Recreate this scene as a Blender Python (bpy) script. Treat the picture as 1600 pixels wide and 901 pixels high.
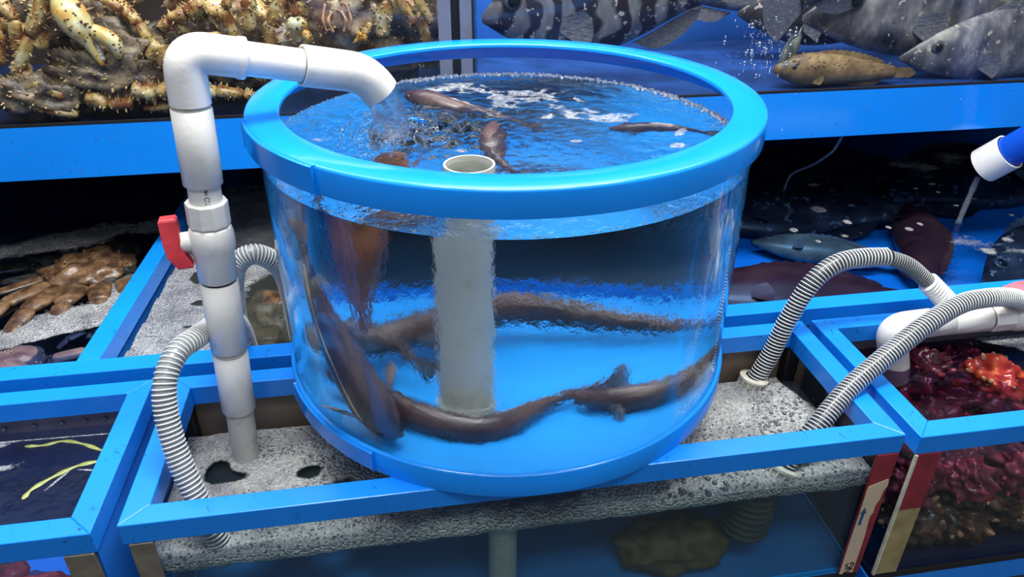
import bpy, bmesh, math, random
from mathutils import Vector, Matrix, noise, Quaternion

for o in list(bpy.data.objects):
    bpy.data.objects.remove(o, do_unlink=True)
SC = bpy.context.scene
COL = SC.collection
PI = math.pi
rnd = random.Random(7)

# ------------------------------------------------------------------ camera
cam_d = bpy.data.cameras.new('camera')
cam = bpy.data.objects.new('camera', cam_d)
COL.objects.link(cam)
F, PITCH, YAW, ROLL = 1160.1, 0.5278, 0.1608, 0.0019
cam_d.sensor_width = 36.0
cam_d.lens = F / 1600.0 * 36.0
cam_d.clip_start = 0.02
cp, sp, cy_, sy_ = math.cos(PITCH), math.sin(PITCH), math.cos(YAW), math.sin(YAW)
fwd = Vector((sy_ * cp, cy_ * cp, -sp))
right = Vector((cy_, -sy_, 0))
up = right.cross(fwd)
r2 = right * math.cos(ROLL) + up * math.sin(ROLL)
u2 = -right * math.sin(ROLL) + up * math.cos(ROLL)
M = Matrix.Identity(4)
for i in range(3):
    M[i][0], M[i][1], M[i][2] = r2[i], u2[i], -fwd[i]
M.translation = Vector((-0.1479, -0.9602, 0.6656))
cam.matrix_world = M
SC.camera = cam

# ------------------------------------------------------------------ light
SC.view_settings.view_transform = 'Standard'
SC.view_settings.look = 'None'
SC.view_settings.gamma = 1.0
SC.view_settings.use_curve_mapping = False
SC.view_settings.exposure = 0.0
SC.cycles.transparent_max_bounces = 48
SC.cycles.transmission_bounces = 16
SC.cycles.max_bounces = 18
w = bpy.data.worlds.new('shop_hall')
SC.world = w
w.use_nodes = True
wn = w.node_tree.nodes; wl = w.node_tree.links
bg = wn['Background']
tc = wn.new('ShaderNodeTexCoord'); sx = wn.new('ShaderNodeSeparateXYZ'); cr = wn.new('ShaderNodeValToRGB')
wl.new(tc.outputs['Generated'], sx.inputs[0]); wl.new(sx.outputs['Z'], cr.inputs[0]); wl.new(cr.outputs[0], bg.inputs['Color'])
cr.color_ramp.elements[0].position = 0.0; cr.color_ramp.elements[0].color = (0.16, 0.19, 0.24, 1)
cr.color_ramp.elements[1].position = 0.75; cr.color_ramp.elements[1].color = (0.80, 0.86, 0.95, 1)
bg.inputs['Strength'].default_value = 0.62

def area(name, loc, target, sx_, sy_, watts, col=(1, 1, 1)):
    d = bpy.data.lights.new(name, 'AREA'); d.shape = 'RECTANGLE'; d.size = sx_; d.size_y = sy_
    d.energy = watts; d.color = col
    o = bpy.data.objects.new(name, d); COL.objects.link(o)
    o.location = loc
    o.rotation_euler = (Vector(target) - Vector(loc)).to_track_quat('-Z', 'Y').to_euler()
    return o
area('ceiling_light_panel', (0.1, -0.15, 2.0), (0.1, -0.05, 0), 1.5, 0.36, 70, (1.0, 0.99, 0.97))
area('ceiling_light_panel', (0.0, -1.6, 2.6), (0.0, 0.3, 0.2), 1.6, 0.6, 30, (1.0, 0.99, 0.98))
area('tank_light_panel', (0.0, 0.75, 1.6), (0.0, 0.6, 0.3), 2.4, 0.5, 26, (1.0, 0.98, 0.93))

# ------------------------------------------------------------------ node helpers
def new_mat(name):
    m = bpy.data.materials.new(name); m.use_nodes = True
    nt = m.node_tree; nt.nodes.clear()
    out = nt.nodes.new('ShaderNodeOutputMaterial')
    return m, nt, out

def N(nt, t, **kw):
    n = nt.nodes.new(t)
    for k, v in kw.items():
        if hasattr(n, k): setattr(n, k, v)
        else: n.inputs[k.replace('_', ' ')].default_value = v
    return n

def noise_node(nt, scale, detail=3.0, coord='Object', rough=0.55, dist=0.0, vec=None):
    n = nt.nodes.new('ShaderNodeTexNoise')
    n.inputs['Scale'].default_value = scale; n.inputs['Detail'].default_value = detail
    n.inputs['Roughness'].default_value = rough; n.inputs['Distortion'].default_value = dist
    t = nt.nodes.new('ShaderNodeTexCoord')
    if vec:
        mp = nt.nodes.new('ShaderNodeMapping'); mp.inputs['Scale'].default_value = vec
        nt.links.new(t.outputs[coord], mp.inputs[0]); nt.links.new(mp.outputs[0], n.inputs['Vector'])
    else:
        nt.links.new(t.outputs[coord], n.inputs['Vector'])
    return n

def ramp(nt, src, stops, interp='LINEAR'):
    c = nt.nodes.new('ShaderNodeValToRGB'); c.color_ramp.interpolation = interp
    e = c.color_ramp.elements
    while len(e) < len(stops): e.new(0.5)
    for k, (p, col) in enumerate(stops):
        e[k].position = p; e[k].color = (*col, 1) if len(col) == 3 else col
    nt.links.new(src, c.inputs[0])
    return c

def mixc(nt, fac, a, b, mode='MIX'):
    m = nt.nodes.new('ShaderNodeMix'); m.data_type = 'RGBA'; m.blend_type = mode
    for s, v in ((m.inputs[0], fac), (m.inputs[6], a), (m.inputs[7], b)):
        if hasattr(v, 'links') or hasattr(v, 'is_linked'): nt.links.new(v, s)
        elif isinstance(v, (int, float)): s.default_value = v
        else: s.default_value = (*v, 1)
    return m.outputs[2]

def bump(nt, h, strength, dist):
    b = nt.nodes.new('ShaderNodeBump'); b.inputs['Strength'].default_value = strength; b.inputs['Distance'].default_value = dist
    nt.links.new(h, b.inputs['Height']); return b.outputs[0]

def principled(nt, out, col, rough=0.4, spec=0.5, normal=None, **kw):
    p = nt.nodes.new('ShaderNodeBsdfPrincipled')
    if hasattr(col, 'is_linked'): nt.links.new(col, p.inputs['Base Color'])
    else: p.inputs['Base Color'].default_value = (*col, 1)
    if hasattr(rough, 'is_linked'): nt.links.new(rough, p.inputs['Roughness'])
    else: p.inputs['Roughness'].default_value = rough
    p.inputs['Specular IOR Level'].default_value = spec
    if normal is not None: nt.links.new(normal, p.inputs['Normal'])
    for k, v in kw.items(): p.inputs[k.replace('_', ' ')].default_value = v
    nt.links.new(p.outputs[0], out.inputs['Surface'])
    return p

def simple(name, col, rough=0.4, spec=0.5, var=0.0, vscale=40, bumps=0.0, bscale=120, **kw):
    m, nt, out = new_mat(name)
    c = col
    if var:
        n = noise_node(nt, vscale, 4)
        c = ramp(nt, n.outputs[0], [(0.3, tuple(x * (1 - var) for x in col)), (0.7, tuple(min(1, x * (1 + var)) for x in col))]).outputs[0]
    nm = None
    if bumps:
        nm = bump(nt, noise_node(nt, bscale, 4).outputs[0], bumps, 0.002)
    principled(nt, out, c, rough, spec, nm, **kw)
    return m

def speckled(name, base, dark, spots, sscale=260, thr=0.16, bscale=60, rough=0.35, light=None, bumps=0.4):
    """mottled shell: large noise between base tones, small dots of another colour"""
    m, nt, out = new_mat(name)
    n = noise_node(nt, bscale, 5)
    st = [(0.40, dark), (0.53, base)] + ([(0.67, light)] if light else [])
    c = ramp(nt, n.outputs[0], st).outputs[0]
    v = nt.nodes.new('ShaderNodeTexVoronoi'); v.inputs['Scale'].default_value = sscale
    t = nt.nodes.new('ShaderNodeTexCoord'); nt.links.new(t.outputs['Object'], v.inputs['Vector'])
    f = ramp(nt, v.outputs['Distance'], [(thr, (1, 1, 1)), (thr + 0.08, (0, 0, 0))]).outputs[0]
    c = mixc(nt, f, c, spots)
    nm = bump(nt, n.outputs[0], bumps, 0.004)
    principled(nt, out, c, rough, 0.5, nm)
    return m

# ------------------------------------------------------------------ materials
def blue_paint():
    m, nt, out = new_mat('blue_paint')
    n = noise_node(nt, 9, 3)
    c = ramp(nt, n.outputs[0], [(0.3, (0.004, 0.225, 0.82)), (0.7, (0.007, 0.255, 0.90))]).outputs[0]
    s = noise_node(nt, 90, 6, rough=0.75, dist=1.4, vec=(1, 0.5, 1))
    s2 = noise_node(nt, 7, 2)
    f = ramp(nt, s.outputs[0], [(0.622, (0, 0, 0)), (0.642, (1, 1, 1))]).outputs[0]
    f2 = ramp(nt, s2.outputs[0], [(0.46, (0, 0, 0)), (0.58, (1, 1, 1))]).outputs[0]
    c = mixc(nt, mixc(nt, 1.0, f, f2, 'MULTIPLY'), c, (0.004, 0.02, 0.08))
    nm = bump(nt, noise_node(nt, 160, 3).outputs[0], 0.06, 0.002)
    principled(nt, out, c, 0.26, 0.5, nm)
    return m
BLUE = blue_paint()
BLUE_PLASTIC = simple('blue_sheet_plastic', (0.005, 0.255, 0.88), 0.16, 0.5, 0.05, 6, 0.04, 200)
BLUE_FLOOR = simple('blue_base_panel', (0.012, 0.33, 0.92), 0.5, 0.3, 0.12, 5)
BLUE_DEEP = simple('blue_tank_lining', (0.02, 0.22, 0.86), 0.5, 0.3, 0.2, 6)
BLUE_MID = simple('blue_tank_back', (0.02, 0.11, 0.42), 0.5, 0.3, 0.35, 5)
BLUE_PIPE = simple('blue_pipe_plastic', (0.006, 0.07, 0.50), 0.15, 0.5)
BLUE_BED = simple('dark_blue_tank_bed', (0.012, 0.05, 0.20), 0.6, 0.2, 0.4, 12)
BROWN_BACK = simple('dark_brown_tank_back', (0.030, 0.022, 0.018), 0.6, 0.2, 0.4, 8)
NAVY = simple('navy_board', (0.004, 0.010, 0.045), 0.6, 0.2, 0.4, 3)
BLACK = simple('black_rubber', (0.008, 0.008, 0.01), 0.5)
PRINT = simple('black_print', (0.03, 0.03, 0.03), 0.5)
BLUE_PRINT = simple('blue_print', (0.02, 0.10, 0.22), 0.5)
def pvc_mat(name, col, low):
    m, nt, out = new_mat(name)
    n = noise_node(nt, 26, 5, rough=0.65)
    c = ramp(nt, n.outputs[0], [(0.30, low), (0.46, col)]).outputs[0]
    nm = bump(nt, noise_node(nt, 190, 3).outputs[0], 0.18, 0.0015)
    principled(nt, out, c, 0.24, 0.5, nm)
    return m
PVC = pvc_mat('white_plastic_pipe', (0.79, 0.78, 0.74), (0.70, 0.69, 0.64))
PVC_OLD = pvc_mat('aged_plastic_pipe', (0.56, 0.55, 0.50), (0.42, 0.41, 0.36))
PVC_GREY = pvc_mat('pale_standpipe', (0.66, 0.66, 0.58), (0.52, 0.52, 0.43))
IVORY = simple('ivory_plastic', (0.62, 0.60, 0.50), 0.35, 0.5, 0.2, 60)
RED_PL = simple('red_handle_plastic', (0.66, 0.055, 0.07), 0.3, 0.5, 0.25, 30, 0.15, 200)
PINK_PL = simple('faded_red_plastic', (0.62, 0.12, 0.16), 0.4, 0.5, 0.15, 30, 0.15, 200)
HOSE_G = simple('grey_hose_wall', (0.20, 0.22, 0.23), 0.3, 0.5, 0.15, 60)
HOSE_W = simple('white_hose_rib', (0.62, 0.64, 0.64), 0.3, 0.5, 0.1, 60)
HOSE_D = simple('dark_hose_wall', (0.035, 0.04, 0.045), 0.25, 0.5, 0.3, 60)
HOSE_S = simple('silver_hose_rib', (0.22, 0.23, 0.24), 0.25, 0.5)
STEEL = simple('tarnished_metal', (0.30, 0.26, 0.20), 0.38, 0.5, 0.3, 30, 0.1, 60, Metallic=0.55)
STEEL2 = simple('grey_metal', (0.17, 0.19, 0.26), 0.35, 0.5, 0.15, 14, Metallic=0.2)
TAPE = simple('tan_paper_tape', (0.60, 0.47, 0.34), 0.6, 0.3, 0.06, 20)
MAROON = simple('maroon_corner_tape', (0.24, 0.022, 0.035), 0.35, 0.5, 0.3, 40)
OCHRE = simple('ochre_corner_tape', (0.33, 0.26, 0.12), 0.4, 0.5, 0.3, 30)
BROWN_PANEL = simple('stained_back_panel', (0.20, 0.15, 0.11), 0.5, 0.3, 0.4, 12)
GREY_PANEL = simple('grey_panel', (0.12, 0.11, 0.13), 0.5, 0.3, 0.3, 9)
CONCRETE = simple('wet_concrete', (0.05, 0.055, 0.06), 0.4, 0.4, 0.3, 4)
WEED = simple('yellow_green_weed', (0.34, 0.38, 0.12), 0.35, 0.5, 0.3, 90)

def facing_reflect(nt, ior, normal=None):
    """how much a sheet of this index reflects, the same from either side"""
    lw = nt.nodes.new('ShaderNodeLayerWeight'); lw.inputs['Blend'].default_value = 0.5
    if normal is not None: nt.links.new(normal, lw.inputs['Normal'])
    p = nt.nodes.new('ShaderNodeMath'); p.operation = 'POWER'; nt.links.new(lw.outputs['Facing'], p.inputs[0]); p.inputs[1].default_value = 5.0
    r0 = ((ior - 1) / (ior + 1)) ** 2
    a = nt.nodes.new('ShaderNodeMath'); a.operation = 'MULTIPLY_ADD'; nt.links.new(p.outputs[0], a.inputs[0])
    a.inputs[1].default_value = 1 - r0; a.inputs[2].default_value = r0
    return a.outputs[0]

def thin_clear(name, tint=(0.95, 0.98, 0.99), ior=1.49, rough=0.02, bs=0.0, bscale=60, bvec=None, extra=0.0, haze=0.0, hazecol=(0.7, 0.8, 0.9), detail=2.0):
    """a clear sheet: light passes straight on, the surface reflects by its Fresnel term"""
    m, nt, out = new_mat(name)
    tr = nt.nodes.new('ShaderNodeBsdfTransparent'); tr.inputs[0].default_value = (*tint, 1)
    gl = nt.nodes.new('ShaderNodeBsdfGlossy'); gl.inputs['Roughness'].default_value = rough
    nm = None
    if bs:
        nm = bump(nt, noise_node(nt, bscale, detail, vec=bvec).outputs[0], bs, 0.01)
        nt.links.new(nm, gl.inputs['Normal'])
    fr = facing_reflect(nt, ior, nm)
    mx = nt.nodes.new('ShaderNodeMixShader')
    nt.links.new(fr, mx.inputs[0]); nt.links.new(tr.outputs[0], mx.inputs[1]); nt.links.new(gl.outputs[0], mx.inputs[2])
    last = mx
    if haze:
        df = nt.nodes.new('ShaderNodeBsdfDiffuse'); df.inputs[0].default_value = (*hazecol, 1)
        m2 = nt.nodes.new('ShaderNodeMixShader'); m2.inputs[0].default_value = haze
        nt.links.new(mx.outputs[0], m2.inputs[1]); nt.links.new(df.outputs[0], m2.inputs[2]); last = m2
    nt.links.new(last.outputs[0], out.inputs['Surface'])
    return m
CLEAR_WALL = thin_clear('clear_acrylic', (0.97, 0.985, 0.99), 1.45, 0.03, 0.25, 22, (1, 1, 0.35))
GLASS = thin_clear('tank_glass', (0.90, 0.95, 0.96), 1.45, 0.01)
UP_GLASS = thin_clear('upper_tank_glass', (0.93, 0.95, 0.97), 1.35, 0.02)
DARK_WATER = thin_clear('rear_tank_water', (0.66, 0.78, 0.91), 1.33, 0.03, 0.35, 14, None, detail=4)
LEFT_WATER = thin_clear('seaweed_tank_water', (0.86, 0.93, 1.0), 1.33, 0.02, 0.30, 30, None, detail=3)
RED_WATER = thin_clear('squirt_tank_water', (0.72, 0.62, 0.74), 1.33, 0.02, 0.25, 34, None, detail=3)
MURK = thin_clear('murky_sump_water', (0.78, 0.86, 0.87), 1.33, 0.03, 0.12, 20, None, haze=0.07, hazecol=(0.20, 0.27, 0.30))

MID_WATER = thin_clear('cloudy_bay_water', (0.80, 0.85, 0.85), 1.33, 0.03, 0.35, 14, None, haze=0.07, hazecol=(0.26, 0.28, 0.25), detail=4)

def real_water(name, bs, bscale, bdist=0.004, col=(0.93, 0.98, 1.0), detail=3.0, vec=None, rough=0.0):
    m, nt, out = new_mat(name)
    g = nt.nodes.new('ShaderNodeBsdfGlass'); g.inputs['IOR'].default_value = 1.33; g.inputs['Roughness'].default_value = rough
    g.inputs['Color'].default_value = (*col, 1)
    nm = bump(nt, noise_node(nt, bscale, detail, vec=vec).outputs[0], bs, bdist)
    nt.links.new(nm, g.inputs['Normal']); nt.links.new(g.outputs[0], out.inputs['Surface'])
    return m
WATER_SIDE = real_water('cylinder_water_side', 0.30, 75, 0.0035, vec=(1, 1, 0.8), detail=5)
WATER_TOP = real_water('cylinder_water_surface', 0.8, 40, 0.006, detail=4)
WATER_SPLASH = real_water('splashing_water', 0.9, 120, 0.004, (1, 1, 1), 4)

def foam_mat(name, light, dark, scale=230, soft=0.25, gloss=0.18):
    m, nt, out = new_mat(name)
    at = nt.nodes.new('ShaderNodeAttribute'); at.attribute_name = 'foam_amount'
    v = nt.nodes.new('ShaderNodeTexVoronoi'); v.inputs['Scale'].default_value = scale
    t = nt.nodes.new('ShaderNodeTexCoord'); nt.links.new(t.outputs['Object'], v.inputs['Vector'])
    v2 = nt.nodes.new('ShaderNodeTexVoronoi'); v2.inputs['Scale'].default_value = scale * 0.42; v2.inputs['Randomness'].default_value = 1.0
    nt.links.new(t.outputs['Object'], v2.inputs['Vector'])
    c = ramp(nt, v.outputs['Distance'], [(0.16, dark), (0.46, light)]).outputs[0]
    cloud = noise_node(nt, 15, 5)
    spots_ = noise_node(nt, 38, 4)
    pl = ramp(nt, spots_.outputs[0], [(0.40, (0, 0, 0)), (0.60, (1, 1, 1))]).outputs[0]
    c = mixc(nt, pl, tuple(x * 0.95 for x in light), c)
    c = mixc(nt, 1.0, c, ramp(nt, cloud.outputs[0], [(0.36, (0.55, 0.55, 0.58)), (0.60, (1.0, 1.0, 0.99))]).outputs[0], 'MULTIPLY')
    big = ramp(nt, v2.outputs['Distance'], [(0.10, (1, 1, 1)), (0.30, (0, 0, 0))]).outputs[0]
    n = noise_node(nt, 16, 4)
    gate = ramp(nt, n.outputs[0], [(0.46, (0, 0, 0)), (0.60, (1, 1, 1))]).outputs[0]
    c = mixc(nt, mixc(nt, 1.0, big, gate, 'MULTIPLY'), c, tuple(x * 0.7 for x in dark))
    nm = bump(nt, v.outputs['Distance'], 1.0, 0.005)
    p = nt.nodes.new('ShaderNodeBsdfPrincipled'); nt.links.new(c, p.inputs['Base Color'])
    p.inputs['Roughness'].default_value = gloss; p.inputs['Specular IOR Level'].default_value = 0.5; nt.links.new(nm, p.inputs['Normal'])
    tr = nt.nodes.new('ShaderNodeBsdfTransparent')
    n2 = noise_node(nt, 150 if soft > 0.4 else 90, 6, rough=0.7)
    a = nt.nodes.new('ShaderNodeMath'); a.operation = 'MULTIPLY_ADD'; nt.links.new(n2.outputs[0], a.inputs[0]); a.inputs[1].default_value = 0.8; nt.links.new(at.outputs['Fac'], a.inputs[2])
    f = ramp(nt, a.outputs[0], [(0.72, (0, 0, 0)), (min(1.0, 0.72 + soft), (1, 1, 1))]).outputs[0]
    mx = nt.nodes.new('ShaderNodeMixShader')
    nt.links.new(f, mx.inputs[0]); nt.links.new(tr.outputs[0], mx.inputs[1]); nt.links.new(p.outputs[0], mx.inputs[2])
    nt.links.new(mx.outputs[0], out.inputs['Surface'])
    return m
FOAM = foam_mat('grey_bubble_foam', (0.58, 0.59, 0.57), (0.19, 0.195, 0.20), 250, gloss=0.10)
FOAM_DIM = foam_mat('brown_grey_foam', (0.44, 0.45, 0.47), (0.12, 0.12, 0.14), 260)
FOAM_W = foam_mat('white_water_foam', (0.60, 0.63, 0.68), (0.26, 0.34, 0.48), 330, 0.45)

KING = speckled('king_crab_shell', (0.50, 0.33, 0.10), (0.22, 0.075, 0.02), (0.10, 0.035, 0.015), 120, 0.16, 34, 0.32, (0.66, 0.58, 0.34), 0.8)
KING_PALE = speckled('king_crab_claw_shell', (0.72, 0.62, 0.28), (0.66, 0.34, 0.05), (0.08, 0.05, 0.03), 105, 0.17, 22, 0.3, (0.84, 0.82, 0.62), 0.2)
KING_DARK = speckled('king_crab_carapace', (0.16, 0.115, 0.075), (0.06, 0.042, 0.03), (0.42, 0.34, 0.20), 230, 0.13, 40, 0.4, (0.34, 0.25, 0.13), 1.0)
KING_UNDER = speckled('king_crab_underside', (0.58, 0.44, 0.28), (0.34, 0.19, 0.10), (0.24, 0.12, 0.07), 110, 0.12, 30, 0.4, (0.66, 0.60, 0.44))
SPIKE = simple('pale_shell_spine', (0.50, 0.34, 0.16), 0.35, 0.5, 0.3, 60)
SPIKE_D = simple('brown_shell_spine', (0.26, 0.12, 0.05), 0.35, 0.5, 0.3, 60)
SNOW = speckled('brown_crab_shell', (0.135, 0.075, 0.038), (0.055, 0.030, 0.018), (0.30, 0.20, 0.12), 150, 0.07, 40, 0.3, (0.24, 0.145, 0.075), 0.7)
SNOW_P = speckled('purple_brown_crab_shell', (0.13, 0.085, 0.10), (0.07, 0.045, 0.06), (0.24, 0.17, 0.17), 170, 0.08, 22, 0.3, (0.18, 0.12, 0.12), 0.25)
EYE = simple('black_eye', (0.01, 0.01, 0.012), 0.08, 0.6)
EYE_RING = simple('pale_eye_ring', (0.09, 0.09, 0.09), 0.2, 0.5)

def skin(name, base, dark, light, scale=18, vec=(1, 1, 1), rough=0.3, patch=None, pthr=(0.60, 0.64), pscale=60, stripes=None):
    m, nt, out = new_mat(name)
    n = noise_node(nt, scale, 5, vec=vec)
    c = ramp(nt, n.outputs[0], [(0.34, dark), (0.52, base), (0.70, light)]).outputs[0]
    if stripes:
        sc_, ca, lo, hi = stripes
        wv = nt.nodes.new('ShaderNodeTexWave'); wv.inputs['Scale'].default_value = sc_; wv.inputs['Distortion'].default_value = 9.0; wv.inputs['Detail'].default_value = 3
        wv.inputs['Detail Scale'].default_value = 1.6
        t = nt.nodes.new('ShaderNodeTexCoord'); nt.links.new(t.outputs['Object'], wv.inputs['Vector'])
        f = ramp(nt, wv.outputs['Color'], [(lo, (0, 0, 0)), (hi, (1, 1, 1))]).outputs[0]
        c = mixc(nt, f, c, ca)
    if patch:
        n2 = noise_node(nt, pscale, 4)
        f = ramp(nt, n2.outputs[0], [(pthr[0], (0, 0, 0)), (pthr[1], (1, 1, 1))]).outputs[0]
        c = mixc(nt, f, c, patch)
    nm = bump(nt, noise_node(nt, 220, 3).outputs[0], 0.15, 0.002)
    principled(nt, out, c, rough, 0.5, nm)
    return m
EEL = skin('dark_brown_fish_skin', (0.075, 0.040, 0.042), (0.035, 0.020, 0.026), (0.12, 0.07, 0.065))
EEL_RED = skin('red_brown_fish_skin', (0.30, 0.10, 0.04), (0.16, 0.055, 0.025), (0.40, 0.16, 0.07))
EEL_FIN = skin('grey_brown_fin_skin', (0.22, 0.17, 0.16), (0.12, 0.08, 0.08), (0.38, 0.32, 0.28), 60)
EEL_LINE = simple('pale_lateral_line', (0.50, 0.38, 0.20), 0.4)
GROUPER = skin('striped_grouper_skin', (0.17, 0.165, 0.175), (0.09, 0.085, 0.10), (0.30, 0.29, 0.28), 24, (1, 1, 0.5), 0.3, (0.50, 0.46, 0.42), (0.60, 0.63), 70, (5.6, (0.028, 0.022, 0.030), 0.36, 0.70))
GREYFISH = skin('mottled_grey_fish_skin', (0.15, 0.145, 0.155), (0.03, 0.03, 0.045), (0.40, 0.37, 0.33), 24, (1, 1, 0.6), 0.35, (0.46, 0.40, 0.32), (0.62, 0.68), 60)
BLACKFISH = skin('black_fish_skin', (0.05, 0.045, 0.055), (0.02, 0.018, 0.025), (0.10, 0.095, 0.11), 16, (1, 1, 1), 0.3, (0.40, 0.36, 0.34), (0.62, 0.65), 50)
ROCKFISH = skin('sandy_brown_fish_skin', (0.25, 0.155, 0.07), (0.12, 0.07, 0.04), (0.42, 0.29, 0.13), 26, (1, 1, 1), 0.4, (0.05, 0.035, 0.03), (0.66, 0.70), 60)
MAROONFISH = skin('maroon_fish_skin', (0.115, 0.028, 0.03), (0.05, 0.018, 0.024), (0.16, 0.05, 0.04), 10)
PALEFISH = skin('olive_grey_fish_skin', (0.15, 0.16, 0.13), (0.06, 0.065, 0.06), (0.26, 0.27, 0.22), 16)
GREY_FIN = skin('grey_fin', (0.16, 0.16, 0.18), (0.07, 0.07, 0.09), (0.26, 0.26, 0.28), 90, (1, 1, 6))
SQ_RED = skin('red_orange_squirt_skin', (0.46, 0.045, 0.022), (0.22, 0.012, 0.014), (0.62, 0.20, 0.05), 30, rough=0.14)
SQ_MAR = skin('maroon_squirt_skin', (0.10, 0.010, 0.022), (0.035, 0.007, 0.016), (0.22, 0.028, 0.04), 34, rough=0.14)
SQ_PINK = skin('pink_squirt_skin', (0.20, 0.032, 0.05), (0.08, 0.012, 0.026), (0.36, 0.09, 0.11), 34, rough=0.2)
SQ_BRN = skin('brown_squirt_skin', (0.085, 0.042, 0.024), (0.03, 0.02, 0.014), (0.20, 0.11, 0.06), 30, rough=0.25)
NUB = simple('pale_red_nub', (0.26, 0.04, 0.055), 0.2, 0.5, 0.4, 70)
NUB_T = simple('tan_nub', (0.36, 0.20, 0.11), 0.25, 0.5, 0.4, 70)
MOSS = simple('olive_root_tuft', (0.30, 0.24, 0.07), 0.6, 0.3, 0.4, 90)
LEATHER = skin('tan_shell_skin', (0.40, 0.24, 0.14), (0.24, 0.12, 0.08), (0.52, 0.36, 0.22), 40, rough=0.2)

def droplet_mat():
    m, nt, out = new_mat('clear_droplet')
    tr = nt.nodes.new('ShaderNodeBsdfTransparent'); tr.inputs[0].default_value = (0.86, 0.93, 0.98, 1)
    gl = nt.nodes.new('ShaderNodeBsdfGlossy'); gl.inputs['Roughness'].default_value = 0.03
    fr = facing_reflect(nt, 2.3)
    mx = nt.nodes.new('ShaderNodeMixShader')
    nt.links.new(fr, mx.inputs[0]); nt.links.new(tr.outputs[0], mx.inputs[1]); nt.links.new(gl.outputs[0], mx.inputs[2])
    nt.links.new(mx.outputs[0], out.inputs['Surface'])
    return m
DROP = droplet_mat()

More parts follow.
